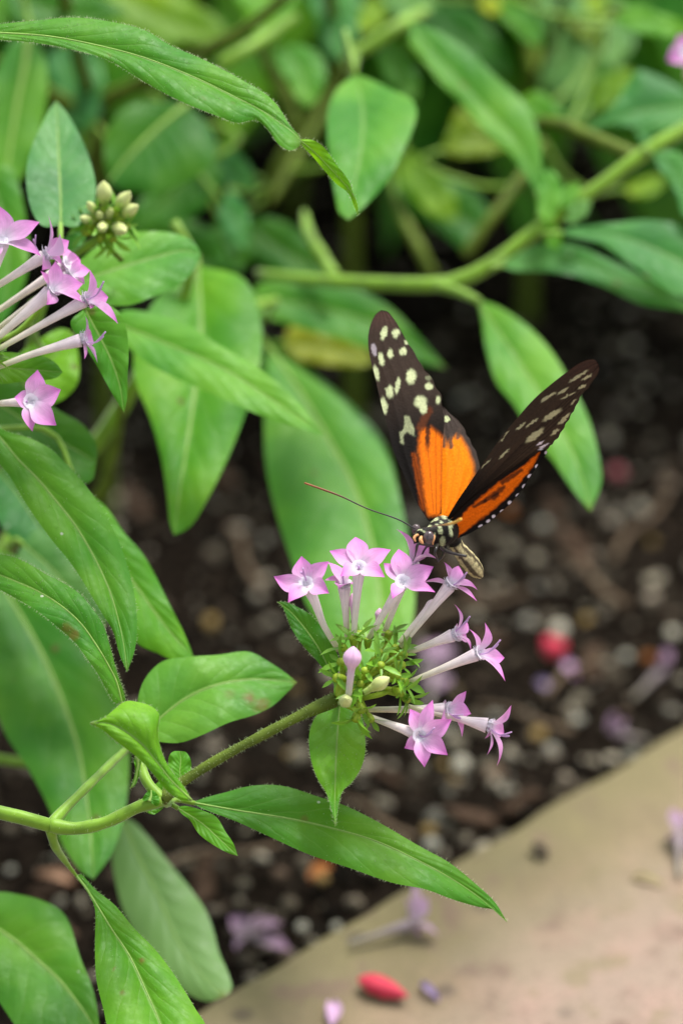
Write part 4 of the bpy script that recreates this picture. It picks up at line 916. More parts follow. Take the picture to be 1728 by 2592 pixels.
leaf(P6,'A',[(250,-40),(330,20),(420,60),(520,90)],[(330,-40),(430,0),(510,50)],[(240,20),(320,80),(430,100)],20,sy=.7,color=GY,rib=False)
leaf(P6,'A',[(0,-40),(80,10),(190,40),(300,30)],[(80,-50),(200,-20)],[(30,40),(150,70)],15,sy=.7,color=GD,rib=False)
leaf(P6,'A',[(-30,380),(10,500),(20,640),(0,760)],[(20,380),(60,500),(60,640)],[(-60,440),(-50,600)],9,sy=.5,color=G,rib=False,to=W(-60,200,12))
leaf(P6,'A',[(500,500),(530,560),(560,620)],[(540,490),(590,560)],[(480,560),(510,620)],17,sy=.5,color=GD,rib=False)
leaf(P6,'A',[(250,520),(330,560),(450,600),(540,590)],[(300,480),(420,500),(520,550)],[(280,600),(400,640),(500,630)],17,sy=.5,color=GD,rib=False)
# bush 7
stem(P7,[f7,W(1340,50,29),W(1330,-90,25),W(1320,-260,22)],[.2,.18,.16,.13],M_STEMD)
stem(P7,[W(1342,60,29),at('C3',(760,430),25),at('C3',(840,160),23),at('C3',(900,-60),22)],[.2,.17,.14,.1],M_STEMD)
stem(P7,[W(1330,-60,26),at('C3',(1080,260),22),at('C3',(1110,120),20),at('C3',(1180,60),17.5),at('C3',(1260,110),15.5)],[.18,.14,.12,.11,.08],M_STEMD)
leaf(P7,'C3',[(850,-60),(900,120),(880,280),(830,410),(770,520)],[(720,0),(780,150),(795,300),(755,430)],[(1000,0),(1035,130),(1010,240),(940,350),(850,460)],23.5,sy=.6,color=GP,rib=False)
leaf(P7,'C3',[(1060,-40),(1080,60),(1085,130),(1070,210)],[(1000,-20),(1040,110)],[(1120,0),(1150,110),(1120,180)],21.5,sy=.6,color=GY,rib=False)
leaf(P7,'C3',[(1150,-20),(1190,120),(1190,260),(1160,410)],[(1110,60),(1090,220),(1110,340)],[(1250,60),(1290,220),(1240,340)],22.5,sy=.7,color=GP,rib=False)
leaf(P7,'C3',[(1040,610),(1100,540),(1200,450),(1290,395)],[(1035,500),(1130,425),(1220,390)],[(1100,630),(1200,560),(1270,460)],18,sy=.6,color=GY,rib=False)
leaf(P7,'C3',[(1050,230),(1000,350),(930,470),(850,590)],[(960,260),(880,380),(840,500)],[(1060,330),(1010,470),(920,590)],24.5,sy=.6,color=GP,rib=False)
leaf(P7,'C3',[(1175,110),(1280,110),(1400,120),(1520,160),(1640,220)],[(1240,55),(1340,42),(1450,75),(1580,130)],[(1230,150),(1310,185),(1420,205),(1568,205)],15,sy=.7,color=GB,to=at('C3',(1180,60),17.5),rib=False)
leaf(P7,'C3',[(480,-40),(560,60),(660,150),(760,275)],[(580,-20),(700,60),(770,170)],[(450,50),(560,120),(660,220)],20.5,sy=.6,color=GB,rib=False)
leaf(P7,'C3',[(60,60),(220,140),(400,280),(570,430)],[(160,20),(380,60),(520,240)],[(90,130),(240,240),(420,370)],25,sy=.5,color=GD,rib=False)
leaf(P7,'C3',[(430,-10),(470,30),(500,90)],[(500,-20),(540,40)],[(410,30),(450,70)],19,sy=.6,color=GYB,rib=False)
leaf(P7,'C3',[(880,660),(980,640),(1080,660)],[(930,600),(1040,610)],[(920,710),(1020,710)],20,sy=.6,color=GD,rib=False)
# loose leaves filling the bushes, above and beside what the picture shows
def sprig_leaf(pl, p, L, az, droop, col):
    """simple free leaf in world space"""
    nu,nv=14,3; V=[];UV=[]
    h=Vector((math.cos(az),math.sin(az),0)); s=Vector((-h.y,h.x,0))
    for i in range(nu):
        t=i/(nu-1); wd=L*.19*math.sin(math.pi*min(1,t*1.02+.0)**.85)**.9 if 0<t<1 else L*.004
        m=p+h*L*t*math.cos(droop*t*.6)-Vector((0,0,1))*L*t*t*math.sin(droop)*.9
        for j in range(-nv,nv+1):
            q=j/nv; V.append(m+s*q*wd+Vector((0,0,1))*(abs(q)*wd*.3+.04*wd*math.sin(9*t+j))); UV.append((t,.5+.5*q))
    m_=2*nv+1
    F=[(i*m_+j,i*m_+j+1,(i+1)*m_+j+1,(i+1)*m_+j) for i in range(nu-1) for j in range(m_-1)]
    V=np.array([tuple(q) for q in V]); a=np.cross(V[F[20][1]]-V[F[20][0]],V[F[20][2]]-V[F[20][0]])
    if a[2]<0: F=[f[::-1] for f in F]
    return mesh_obj('leaf',V,F,M_LEAF,pl,uv=np.array(UV),color=col)
def bush_fill(pl, foot, tops, per, L=(.045,.085), lo=.03):
    for tp in tops:
        a=Vector(foot)+Vector((rng.normal(0,.01),rng.normal(0,.01),0)); tp=Vector(tp)
        m=a.lerp(tp,.5)+Vector((rng.normal(0,.012),rng.normal(0,.012),.02))
        S=smooth([a,m,tp],16)
        tube('stem',S,np.linspace(.0019,.0011,16),M_STEMD,pl,6)
        STEMS.setdefault(pl,[]).append(S)
        az=rng.uniform(0,6.28)
        for k in range(per):
            t=.25+.75*(k+1)/per; q=Vector(S[int(t*15)])
            if q.z<lo: continue
            for side in (0,math.pi):
                # keep the traced part of the view free: only place a leaf where it lies far back
                a2=az+k*1.57+side+rng.normal(0,.3); Lf=rng.uniform(*L)
                tip=q+Vector((math.cos(a2),math.sin(a2),-.3))*Lf
                ok=True
                for z in (q,tip,q.lerp(tip,.5)):
                    dd=(z-CAM).dot(FWD)-DIST; x,y=proj(z)
                    if -60<x<1790 and -40<y<2650 and (dd<.195 or y>520): ok=False
                if ok: sprig_leaf(pl,q,Lf,a2,rng.uniform(.2,1.1),[G,GB,GB,GL,GD][rng.integers(5)])
P8=plant('dense pentas bush filling the far back of the bed',Vector((.02,.36,0)))
bush_fill(P8,(.02,.36,0),[(-.05,.36,.18),(.06,.38,.19),(.0,.42,.20),(.11,.36,.15),(-.12,.40,.18),(.02,.33,.15),(.05,.44,.2),(-.06,.44,.18),(.08,.33,.14),(-.04,.31,.15)],11)
P9=plant('pentas bush far back beyond the left leaves',Vector((-.16,.32,0)))
bush_fill(P9,(-.16,.32,0),[(-.2,.28,.2),(-.12,.30,.16),(-.17,.38,.2),(-.08,.34,.17),(-.26,.33,.18),(-.15,.42,.2)],9)
P10=plant('pentas bush far back beyond the right edge',Vector((.22,.34,0)))
bush_fill(P10,(.22,.34,0),[(.18,.32,.16),(.26,.30,.18),(.22,.40,.2),(.14,.38,.17),(.30,.36,.16),(.18,.44,.2),(.2,.29,.15)],11)
P11=plant('pentas bush behind everything at the top of the photo',Vector((.03,.55,0)))
bush_fill(P11,(.03,.55,0),[(-.15,.54,.16),(-.05,.56,.18),(.06,.54,.2),(.16,.56,.16),(.22,.5,.16),(-.22,.52,.16)],8)
# ------------------------------------------------------------------ butterfly
bf_loc=at('C5',(700,650),0)
BF=thing('butterfly','orange and black butterfly with pale yellow spots feeding on the pink flower head','butterfly',bf_loc)
BLK=np.array((.005,.0035,.0025)); BRN=np.array((.034,.021,.014)); YEL=np.array((.46,.50,.27)); ORG1=np.array((.78,.178,.001)); ORG2=np.array((.60,.105,.001)); LIL=np.array((.55,.47,.50))
def sst(x,a,b): t=np.clip((x-a)/(b-a),0,1); return t*t*(3-2*t)
def seg_d(P,a,b):
    a=np.array(a,float); b=np.array(b,float); ab=b-a; t=np.clip(((P-a)@ab)/max(1e-9,ab@ab),0,1); return np.linalg.norm(P-a-t[:,None]*ab,axis=1)
def blob(P,cx,cy,rx,ry,ang=0):
    a=math.radians(ang); d=P-np.array([cx,cy]); x=d[:,0]*math.cos(a)+d[:,1]*math.sin(a); y=-d[:,0]*math.sin(a)+d[:,1]*math.cos(a)
    return np.sqrt((x/rx)**2+(y/ry)**2)
def poly_sd(P,poly):
    poly=np.array(poly,float); n=len(poly); d=np.full(len(P),1e9); ins=np.zeros(len(P),bool)
    for i in range(n):
        a,b=poly[i],poly[(i+1)%n]; d=np.minimum(d,seg_d(P,a,b))
        c=((a[1]>P[:,1])!=(b[1]>P[:,1])); xi=(b[0]-a[0])*(P[:,1]-a[1])/((b[1]-a[1]) if b[1]!=a[1] else 1e-9)+a[0]
        ins^=c&(P[:,0]<xi)
    return np.where(ins,-d,d)
def nz2(P,s,o=0): return np.array([mnoise.noise(Vector((p[0]/s,p[1]/s,o))) for p in P])
def lay(C,c,m): return C*(1-m[:,None])+np.array(c)*m[:,None]
def wing(name, A, B, depth, paint, nu=150, nv=56, back=None, camber=.12):
    """A leading edge, B trailing edge, both from the root to the tip, traced in Z1"""
    a=smooth(A,nu); b=smooth(B,nu)
    t=np.linspace(0,1,nv)
    G2=a[:,None,:]*(1-t)[None,:,None]+b[:,None,:]*t[None,:,None]
    # scalloped outer margin
    Pz=G2.reshape(-1,2)
    V=[];
    rib=np.abs(np.sin(np.linspace(0,1,nv)*math.pi*5))
    for i in range(nu):
        for j in range(nv):
            x,y=G2[i,j]; d=depth(x,y)-camber*math.sin(math.pi*t[j])*math.sin(math.pi*(i/(nu-1))**.8)+.012*rib[j]*min(1,4*i/nu)
            V.append(at('Z1',(x,y),d))
    F=[(i*nv+j,i*nv+j+1,(i+1)*nv+j+1,(i+1)*nv+j) for i in range(nu-1) for j in range(nv-1)]
    C=paint(Pz)
    V=np.array([tuple(v) for v in V])
    return mesh_obj(name,V,F,M_WING,BF,col=np.clip(C,0,1))
M_WING=vcol_material('wing_scales',.7,.10,.3,2500,.16,0,.12)
# far wing (upper side seen)
fA=[(470,1335),(430,1275),(380,1185),(320,1050),(270,930),(235,800),(205,690),(180,590),(155,480),(130,390),(118,300),(122,230),(140,168),(165,125),(195,103)]
fB=[(480,1335),(535,1290),(548,1150),(548,1000),(555,850),(562,740),(552,680),(545,640),(548,605),(530,575),(515,560),(503,530),(490,500),(470,475),(450,460),(440,440),(430,420),(415,400),(400,375),(388,350),(375,330),(352,300),(335,270),(318,238),(300,205),(284,176),(265,150),(248,128),(230,112),(195,103)]
def paint_f(P):
    n=nz2(P,28); n2=nz2(P,9,4); n3=nz2(P,15,8); Q=P+np.stack([n*6+n2*4+n3*6,n2*5+n3*7],1)
    C=np.tile(BLK,(len(P),1))
    C=lay(C,BRN,sst(-P[:,1],-900,-500)*.9)
    C=lay(C,np.array((.052,.026,.019)),sst(-P[:,1],-260,-120))
    # orange field
    sd=poly_sd(Q,[(430,800),(480,790),(530,830),(560,860),(556,1000),(552,1150),(545,1300),(470,1300),(452,1220),(435,1060),(415,900)])
    C=lay(C,ORG1*np.array((.95,.85,1)),sst(-sd,-24,20))
    C=lay(C,ORG2*.45,(1-sst(seg_d(Q,(385,950),(440,1260)),6,24))*.8)
    # dark fingers & veins
    C=lay(C,BLK,(1-sst(seg_d(Q,(470,700),(462,960)),6,22))*sst(-P[:,1],-960,-860)*.9)
    C=lay(C,(.10,.025,.006),(1-sst(seg_d(Q,(420,790),(475,690)),10,34))*.7)
    for a,b in (((462,860),(500,1280)),((512,800),(515,1290)),((330,700),(455,1300)),((250,600),(440,1290)),((546,760),(540,1290))):
        C=lay(C,BLK,(1-sst(seg_d(P,a,b),1.0,5))*.4)
    for s in [(212,238,24,50,18),(280,240,28,34,10),(343,290,16,19,0),(195,390,21,46,-6),(248,357,22,34,0),(322,345,27,31,20),(167,470,19,54,-14),(368,492,36,54,8),(290,545,18,60,8),(243,580,28,46,-4),(210,662,24,60,-8),(472,548,28,26,0),(425,640,46,44,35),(440,680,24,36,0),(525,630,18,30,0)]:
        C=lay(C,YEL,(1-sst(blob(Q,*s),.52,1.04)))
    C=lay(C,LIL*.6,(1-sst(blob(Q,153,335,17,42,-10),.7,1.1))*.9)
    C=lay(C,YEL*.4,(1-sst(blob(Q,470,500,22,16,0),.6,1.2))*.8)
    sd=poly_sd(Q,[(330,725),(355,722),(385,800),(390,838),(345,815),(325,830),(322,888),(305,870),(303,820),(328,795)])
    C=lay(C,YEL*.72,sst(-sd,-7,5)*(.75+.25*n2.clip(-1,1)))
    return C*(1+.18*n2[:,None])
fd=lambda x,y:.15+(1335-y)/2.3059/PXCM*.42+(x-480)/2.3059/PXCM*.35
wing('forewing',fA,fB,lambda x,y:fd(x,y)-.03,paint_f)
hA=[(505,1330),(528,1280),(535,1150),(530,1000),(520,870),(525,760),(545,660)]
hB=[(520,1335),(600,1330),(690,1250),(745,1120),(770,1030),(766,1000),(752,950),(745,925),(722,890),(710,855),(690,830),(682,800),(660,770),(640,745),(615,722),(590,700),(565,672),(545,660)]
def paint_h(P):
    n=nz2(P,26); n2=nz2(P,8,4); Q=P+np.stack([n*6+n2*2,n*4+n2*4],1)
    C=np.tile(np.array((.042,.030,.024)),(len(P),1))
    sd=poly_sd(Q,[(505,1345),(640,1345),(735,1060),(728,1000),(700,920),(660,850),(640,830),(600,860),(580,900),(545,820),(535,860),(530,1100),(520,1300)])
    C=lay(C,ORG1*np.array((1.02,1.14,1)),sst(-sd,-22,20))
    for a,b in (((545,830),(540,1290)),):
        C=lay(C,BLK,(1-sst(seg_d(P,a,b),3,9))*.9)
    for a,b in (((600,860),(560,1290)),((660,860),(580,1290)),((720,980),(600,1290))):
        C=lay(C,ORG2,(1-sst(seg_d(P,a,b),2,10))*.22)
    for a,b in (((600,905),(604,830)),((560,900),(556,800)),((640,850),(650,800))):
        C=lay(C,(.06,.04,.03),(1-sst(seg_d(Q,a,b),5,16))*.85)
    C=lay(C,YEL,1-sst(blob(Q,575,740,18,20),.75,1.1))
    return C*(1+.15*n2[:,None])
wing('hindwing',hA,hB,lambda x,y:fd(x,y)+.03,paint_h)
# near wing (underside seen)
nA=[(575,1325),(640,1215),(720,1098),(800,980),(900,838),(1000,718),(1090,618),(1180,540),(1270,470),(1340,420),(1400,394),(1440,394),(1462,420)]
nB=[(590,1330),(700,1240),(850,1120),(1000,1010),(1110,940),(1165,915),(1180,893),(1192,888),(1205,865),(1226,850),(1238,822),(1262,790),(1268,768),(1290,742),(1300,712),(1318,692),(1326,668),(1348,632),(1352,612),(1370,590),(1382,575),(1402,560),(1408,545),(1421,530),(1432,510),(1450,490),(1458,470),(1466,450),(1462,420)]
def streak(C,Q,x0,y0,x1,y1,w_,c,k=1):
    cx,cy=(x0+x1)/2,(y0+y1)/2; L=math.hypot(x1-x0,y1-y0)/2; a=math.degrees(math.atan2(y1-y0,x1-x0))
    return lay(C,c,(1-sst(blob(Q,cx,cy,L*1.12,w_/2*.78,a),.7,1.15))*k)
def paint_nf(P):
    n=nz2(P,24,2); n2=nz2(P,8,7); n3=nz2(P,14,5); Q=P+np.stack([n*4+n2*4+n3*5,n*3+n3*5],1)
    C=np.tile(np.array((.034,.021,.013)),(len(P),1))
    C=lay(C,BLK,sst(P[:,1],950,1200))
    C=lay(C,np.array((.042,.021,.014)),sst(-P[:,1],-560,-430))
    for x in np.linspace(0,1,7):
        C=lay(C,BLK,(1-sst(seg_d(P,(620,1290),(1465-330*x,425+470*x)),1.5,5))*.55)
    W_=np.array((.34,.31,.17))
    for s in [(1295,522,1395,458,24),(1365,512,1420,478,20),(1345,562,1388,538,18),(1128,638,1208,583,24),(1222,598,1284,556,20),(1242,622,1325,582,15),(1140,748,1240,683,42),(1228,770,1294,708,26),(1300,655,1330,625,12),(983,804,1034,760,20),(1038,788,1108,735,16),(1042,874,1138,796,50),(1183,834,1228,800,24),(883,970,938,915,22),(778,1024,832,976,12),(888,872,938,808,10)]:
        C=streak(C,Q,*s,W_)
    for s in [(1113,920,1168,882,22),(1098,895,1142,870,12)]: C=streak(C,Q,*s,LIL)
    return C*(1+.2*n2[:,None])
nd=lambda x,y: -.05-(1330-y)/2.3059/PXCM*.30+((x-575)*.74+(y-1325)*.67)/2.3059/PXCM*.9*.55+.0
wing('forewing',nA,nB,lambda x,y:nd(x,y)+.02,paint_nf,label=None) if False else wing('forewing',nA,nB,lambda x,y:nd(x,y)+.02,paint_nf)
mA=[(590,1335),(700,1225),(850,1105),(1000,1000),(1090,945),(1150,915)]
mB=[(600,1340),(612,1395),(632,1434),(680,1420),(740,1390),(775,1368),(810,1350),(845,1322),(880,1290),(915,1262),(950,1230),(975,1200),(1000,1170),(1022,1140),(1040,1110),(1068,1066),(1100,1020),(1122,985),(1140,965),(1162,930),(1150,915)]
def paint_nh(P):
    n=nz2(P,26,5); n2=nz2(P,8,9); Q=P+np.stack([n*6+n2*2,n*6],1)
    C=np.tile(BLK*1.2,(len(P),1))
    sd=poly_sd(Q,[(1118,930),(1095,985),(1040,1065),(985,1130),(930,1195),(865,1250),(800,1305),(720,1365),(640,1428),(600,1440),(600,1400),(640,1330),(700,1265),(760,1210),(820,1160),(880,1110),(950,1062),(1040,1000)])
    C=lay(C,ORG2*np.array((1.05,1.05,1)),sst(-sd,-10,10))
    for a,b,w_ in (((905,1140),(800,1215),13),((800,1215),(735,1250),9),((1010,1040),(900,1110),10),((870,1180),(850,1200),12)):
        C=lay(C,BLK*1.5,(1-sst(seg_d(Q,a,b),w_*.5,w_*1.8))*.8)
    for s in [(1155,935,10,12,30),(1100,1015,10,14,30),(1060,1072,17,11,-30),(1028,1132,16,13,-40),(990,1183,15,9,-30),(944,1228,14,14,0),(898,1276,14,8,-30),(850,1308,13,12,0),(818,1335,15,10,-30),(772,1363,16,7,-30)]:
        C=lay(C,np.array((.62,.52,.55)),1-sst(blob(P,*s),.65,1.05))
    return C*(1+.15*n2[:,None])
wing('hindwing',mA,mB,lambda x,y:nd(x,y)-.05,paint_nh,150,60,camber=-.05)
# body: one continuous surface
BC=[(300,455,26),(350,440,70),(420,425,98),(500,415,100),(570,395,105),(630,380,170),(700,380,238),(770,400,235),(830,445,170),(885,520,105),(950,630,108),(1040,750,130),(1120,850,142),(1200,950,138),(1265,1030,100),(1310,1085,40)]
BD=[-.30,-.30,-.28,-.22,-.15,-.05,.05,.15,.25,.32,.42,.52,.62,.72,.8,.85]
bn=90
cl=smooth([tuple(at('C5',(x,y),d)) for (x,y,r),d in zip(BC,BD)],bn)
arc=np.concatenate([[0],np.cumsum(np.linalg.norm(np.diff(np.array([tuple(at('C5',(x,y),d)) for (x,y,r),d in zip(BC,BD)]),axis=0),axis=1))]); arc/=arc[-1]
rr=np.interp(np.linspace(0,1,bn),arc,[r for _,_,r in BC])/6.0308/PXCM*CM*.98
rr*=1+.03*np.sin(np.linspace(0,1,bn)*70)*(np.linspace(0,1,bn)>.5)
V,F,uv=tube_geo(cl,rr,32)
# flatten the thorax a little from side to side
Cb=np.tile(BLK,(len(V),1))
c5=np.array([[ (q[0]-1000)*6.0308,(q[1]-1280)*6.0308] for q in (proj(Vector(p)) for p in V)])
nb_=nz2(c5,60,1); Q=c5+np.stack([nb_*14,nb_[::-1]*8],1)
ab=uv[:,0]>.55
for s in [(610,195,42,42,0),(525,182,24,20,0),(700,245,24,20,0),(735,150,36,70,-25),(690,390,44,50,0),(715,555,48,95,5),(720,645,45,20,0),(845,290,34,90,8),(850,410,28,70,-5),(520,315,36,22,15),(640,292,30,16,0),(670,322,34,16,20),(420,285,28,20,0),(340,358,34,22,25),(440,400,30,16,15),(415,245,22,20,0),(400,370,20,16,0),(360,280,16,14,0),(320,440,18,22,0),(380,470,18,14,0),(410,468,14,10,0),(600,460,16,50,0),(545,240,18,14,0)]:
    Cb=lay(Cb,YEL*.95,(1-sst(blob(Q,*s),.7,1.1))*(~ab))
ang=uv[:,1]*2*math.pi
st=np.cos(ang*5+nb_*1.2+uv[:,0]*3)
Cb=np.where(ab[:,None],lay(np.tile(np.array((.46,.40,.20)),(len(V),1)),np.array((.05,.035,.02)),sst(st,-.1,.55)*.95)*(1+.15*np.sin(uv[:,0:1]*110)),Cb)
body=mesh_obj('body',V,F,vcol_material('body_scales',.6,.2,.5,3500,0,0,.3),BF,uv=uv,col=np.clip(Cb,0,1))
# short fur on head and thorax
fi=np.where((uv[:,0]<.56))[0]; pick=rng.choice(fi,380)
nrm=[]; nrings=bn
for i in pick:
    r=i//32; nrm.append((V[i]-cl[r])/max(1e-9,np.linalg.norm(V[i]-cl[r]))+np.array([.2,0,0]))
hairs('fur',V[pick],nrm,flat('body_fur',(.025,.02,.014),.6,.3,None,.5,3000),BF,.045*CM,.000025)
M_EYE=flat('compound_eye',(.075,.05,.05),.22,.6,None,.35,2500,.15)
def ball(name,c,r,mat,sq=(1,1,1),parent=BF):
    Vb=IV2*np.array(sq)*r; 
    Vv,Ff=Vb,IF2
    return mesh_obj(name,Vv+np.array(c),Ff,mat,parent)
def ball_hi(name,c,ra,mat,parent=BF):
    V=[];F=[];n,m=14,20
    for i in range(n+1):
        th=math.pi*i/n
        for j in range(m):
            ph=2*math.pi*j/m; V.append(Vector(c)+RIGHT*(ra[0]*math.sin(th)*math.cos(ph))+UP*(ra[1]*math.cos(th))+FWD*(ra[2]*math.sin(th)*math.sin(ph)))
    F=[(i*m+j,i*m+(j+1)%m,(i+1)*m+(j+1)%m,(i+1)*m+j) for i in range(n) for j in range(m)]
    return mesh_obj(name,V,F,mat,parent)
e_=1/6.0308/PXCM*CM
ball_hi('eye',at('C5',(510,482),-.50),(88*e_,98*e_,75*e_),M_EYE)
ball_hi('eye',at('C5',(318,360),-.02),(72*e_,82*e_,70*e_),M_EYE)
M_PALP=flat('palp',(.62,.30,.12),.6,.3,None,.3,2000)
tube('palp',[at('C5',(350,440),-.42),at('C5',(300,470),-.45),at('C5',(288,500),-.46),at('C5',(312,552),-.47)],[18*e_,22*e_,24*e_,8*e_],M_PALP,BF,8,12)
tube('palp',[at('C5',(400,470),-.5),at('C5',(385,520),-.55),at('C5',(400,550),-.56),at('C5',(430,585),-.56)],[18*e_,30*e_,30*e_,8*e_],M_PALP,BF,8,12)
tube('palp',[at('C5',(590,450),-.5),at('C5',(588,500),-.52),at('C5',(575,550),-.52),at('C5',(572,600),-.5)],[16*e_,22*e_,18*e_,8*e_],M_PALP,BF,8,12)
M_DARK=flat('dark_limb',(.022,.018,.016),.35,.5,None,.3,2000)
M_ANT=ucol_material('antenna',[(0,(.012,.010,.010)),(.55,(.03,.016,.008)),(.82,(.18,.055,.012)),(1,(.30,.09,.02))],.5,.3,0,None,.1)
tube('antenna',[at('C5',(300,352),-.3),at('P',(1010,1316),-.3),at('B5',(900,1780),-.25),at('B5',(740,1705),-.2),at('B5',(620,1660),-.15),at('B5',(515,1623),-.1)],[.014*CM,.0135*CM,.0125*CM,.013*CM,.020*CM,.018*CM],M_ANT,BF,7,40)
M_ANT2=ucol_material('antenna_club',[(0,(.02,.014,.010)),(.45,(.20,.08,.01)),(.8,(.62,.32,.02)),(1,(.70,.40,.03))],.5,.3,0,None,.1)
tube('antenna',[at('C5',(470,345),-.4),at('C5',(600,312),-.9),at('C5',(720,295),-1.3),at('C5',(860,272),-1.7),at('C5',(930,245),-1.85),at('C5',(1003,205),-2.0)],[.010*CM,.010*CM,.011*CM,.014*CM,.026*CM,.026*CM],M_ANT2,BF,7,40)
def leg(pts,r=(.036,.030,.022,.014)): tube('leg',[at('C5',(x,y),d) for x,y,d in pts],[q*CM for q in r],M_DARK,BF,7,22)
leg([(700,640,-.1),(800,705,-.35),(940,742,-.5),(1085,772,-.55)],(.035,.034,.028,.024))
leg([(560,560,-.2),(480,590,-.35),(340,590,-.5),(318,680,-.45),(300,775,-.3)])
leg([(640,600,-.15),(620,660,-.3),(606,720,-.3),(630,795,-.15),(655,855,-.05)])
leg([(600,600,0),(500,610,.2),(440,680,.4),(400,760,.45)])
leg([(760,640,.2),(740,720,.3),(700,800,.4),(650,840,.4)])
tube('proboscis',[at('C5',(400,540),-.48),at('C5',(352,600),-.5),at('C5',(330,680),-.3),at('C5',(300,760),.0),at('C5',(270,840),.3)],[.014*CM,.013*CM,.012*CM,.011*CM,.010*CM],M_DARK,BF,6,20)

# ------------------------------------------------------------------ fallen things
M_RED=flat('red_petal',(.56,.05,.085),.6,.15,((.6,.05,.08),.2),.25,220,.2)
def spindle(name,v,a,b,r,z,mat,label,cat,n=16,lump=.12):
    A=on(v,a,z); Bp=on(v,b,z); ax=Bp-A
    pts=[A+ax*t+Vector((0,0,r*1.0)) for t in np.linspace(0,1,n)]
    u=np.linspace(0,1,n); rad=r*np.maximum(.05,np.sin(np.pi*(u**.8))**.7)
    V,F,uv=tube_geo(pts,rad,14)
    C=np.repeat(np.array([tuple(p) for p in pts]),14,axis=0); an=uv[:,1]*6.283
    V=C+(V-C)*(1+lump*np.cos(an*3+uv[:,0]*4)+.09*np.cos(an*7+uv[:,0]*11)+.06*np.sin(uv[:,0]*23+an))[:,None]; V[:,2]=C[:,2]-r*.28+(V[:,2]-C[:,2])*.72
    o=mesh_obj(name,V,F,mat,None,uv=uv,loc=tuple(A)); return props(o,label,cat)
spindle('fallen_petal','C6',(135,1222),(356,1302),.0023,KZ,M_RED,'red furled petal lying on the tan stone kerb','petal')
spindle('fallen_petal','B4',(585,1645),(712,1610),.0032,.002,M_RED,'bright red furled petal lying on the dark soil','petal')
M_RED2=flat('faded_red_petal',(.22,.05,.06),.6,.25,None,.3,220,.2)
spindle('fallen_petal','B4',(940,655),(1035,668),.0019,.004,M_RED2,'dull red petal on the soil beside the hanging leaf','petal')
M_PALE=flat('faded_pink_petal',(.62,.40,.60),.6,.25,((.7,.5,.7),.2),.25,250,.2)
M_PALEP=flat('dull_lilac_petal',(.36,.28,.44),.6,.25,((.4,.3,.5),.2),.25,250,.2)
M_FADE=ucol_material('faded_petal',[(0,(.40,.32,.36)),(.5,(.38,.25,.35)),(1,(.30,.17,.28))],.7,.15,.2,None)
M_FADET=ucol_material('faded_tube',[(0,(.32,.29,.22)),(1,(.34,.27,.30))],.7,.15,.2,None)
def fallen(v,c,tips,base,z,label,rt=(.05,.055,.065,.09,.13),w_=.42,mat=None,tz=.0015):
    C=on(v,c,z+.003); Bp=on(v,base,z+.0012)
    o=bpy.data.objects.new('fallen_flower',None); COL.objects.link(o); o.location=on(v,c,z); ORG[o]=o.location.copy(); o.empty_display_size=.01
    props(o,label,'flower')
    T=[on(v,t,z+q) for t,q in zip(tips,[tz]*len(tips))]
    T=[p+Vector((0,0,.004 if p.y>C.y else 0)) for p in T]
    fl=flower3(o,C,T,Bp,mat_p=M_FADE,mat_t=M_FADET,kface=.25,widths=[w_]*len(tips),throat=False,rt=rt,axis=(C-Bp).normalized()*.6+Vector((0,0,.5)),name='corolla')
    return o
fallen('C6',(370,950),[(385,822),(440,905),(490,1005),(400,1010),(330,900)],(95,1040),KZ,'wilted pink flower with pale tube lying on the tan kerb')
fallen('B4',(985,2050),[(945,2020),(965,2005),(1035,2055),(1005,2085),(950,2065)],(1150,2085),.004,'pink flower fallen on the soil next to the mossy kerb edge',w_=.36)
fallen('B4',(1230,1700),[(1275,1675),(1210,1675),(1265,1725),(1180,1730),(1245,1660)],(1080,1850),.004,'pale pink flower fallen on soil near the right edge',w_=.3)
fallen('B2',(1300,1420),[(1200,1400),(1230,1500),(1380,1380),(1480,1440),(1520,1500)],(1440,1480),.004,'faded lilac flower fallen on soil at the kerb near the pale leaf',w_=.5)
fallen('C6',(1550,560),[(1500,590),(1520,510),(1600,520),(1620,600),(1560,620)],(1550,740),KZ,'whitish lilac flower on the kerb at the right edge',w_=.5)
fallen('Z2',(1040,1000),[(960,900),(1080,900),(1110,1020),(1060,1110),(960,1080)],(1000,1250),.004,'dull lilac flower fallen on the soil behind the flower head',w_=.75)
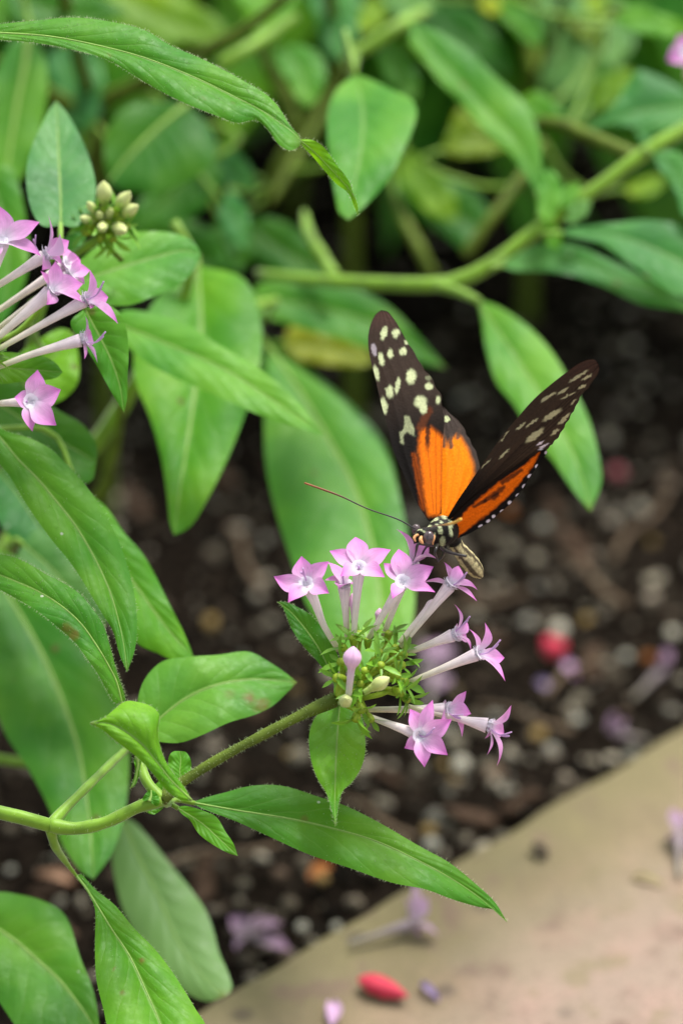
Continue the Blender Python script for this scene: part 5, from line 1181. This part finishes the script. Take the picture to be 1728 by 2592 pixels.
def scrap(v,pts_mid,wpx,z,mat,label,cat='petal',name='fallen_petal'):
    P=[on(v,p,z+.0004) for p in pts_mid]; S=smooth(P,10); kk=VIEW[v][2]; w_=wpx/kk/PXCM*CM/2*1.1
    V=[];UV=[]
    for i in range(10):
        t=i/9; d=S[min(9,i+1)]-S[max(0,i-1)]; s=np.array([-d[1],d[0],0]); s/=np.linalg.norm(s); ww=w_*max(.05,math.sin(math.pi*(.08+.86*t))**.7)
        for j in (-1,-.5,0,.5,1): V.append(S[i]+s*j*ww+np.array([0,0,-.0002+.0012*j*j+.0003*math.sin(4*t)])); UV.append((t,.5+.5*j))
    F=[(i*5+j,i*5+j+1,(i+1)*5+j+1,(i+1)*5+j) for i in range(9) for j in range(4)]
    o=mesh_obj(name,np.array(V),F,mat,None,uv=np.array(UV),loc=tuple(P[0])); return props(o,label,cat)
scrap('C6',[(20,1300),(30,1350),(20,1400)],70,KZ,M_PALE,'small pale pink petal at the bottom edge on the kerb')
scrap('C6',[(410,1220),(440,1250),(490,1290)],40,KZ,M_PALEP,'dull purple petal scrap right of the red petal on the kerb')
scrap('B4',[(695,1665),(735,1710),(760,1745)],65,.004,M_PALE,'dusky pink petal touching the bright red petal on soil')
scrap('B4',[(550,1775),(585,1790),(610,1815)],60,.004,M_PALEP,'dull lilac petal on the soil left of the ochre pebble')
M_YEL=flat('yellowed_petal',(.42,.36,.17),.8,.2,None,.3,250,.2)
scrap('C6',[(1340,765),(1400,770),(1480,800)],60,KZ-.0008,M_YEL,'yellowed petal scrap flattened on the kerb at the right')
scrap('C6',[(900,615),(930,640),(970,660)],55,KZ,flat('dark_crumb',(.06,.045,.035),.8,.2,None,.4,250,.4),'dark crumb of debris on the kerb right of the long leaf','debris','debris_crumb')
M_ORC=flat('orange_leaf_scrap',(.26,.095,.022),.7,.2,None,.3,250,.3)
scrap('B4',[(370,830),(410,860),(440,850)],70,.004,M_ORC,'rusty orange leaf scrap on the soil under the right wing','leaf scrap','leaf_scrap')
scrap('B3',[(455,385),(490,360),(520,340)],50,.004,M_ORC,'orange brown leaf scrap below the long leaf','leaf scrap','leaf_scrap')
scrap('B2',[(190,1110),(290,1120),(390,1160)],70,.004,flat('tan_leaf_scrap',(.36,.22,.14),.7,.2,None,.3,250,.3),'tan dry leaf scrap on the soil at the lower left','leaf scrap','leaf_scrap')
scrap('B4',[(1130,1660),(1160,1640),(1190,1660)],60,.004,M_ORC,'small orange scrap beside the pale pink fallen flower','leaf scrap','leaf_scrap')
for o in list(bpy.data.objects):
    if o.name.startswith('camera'): pass
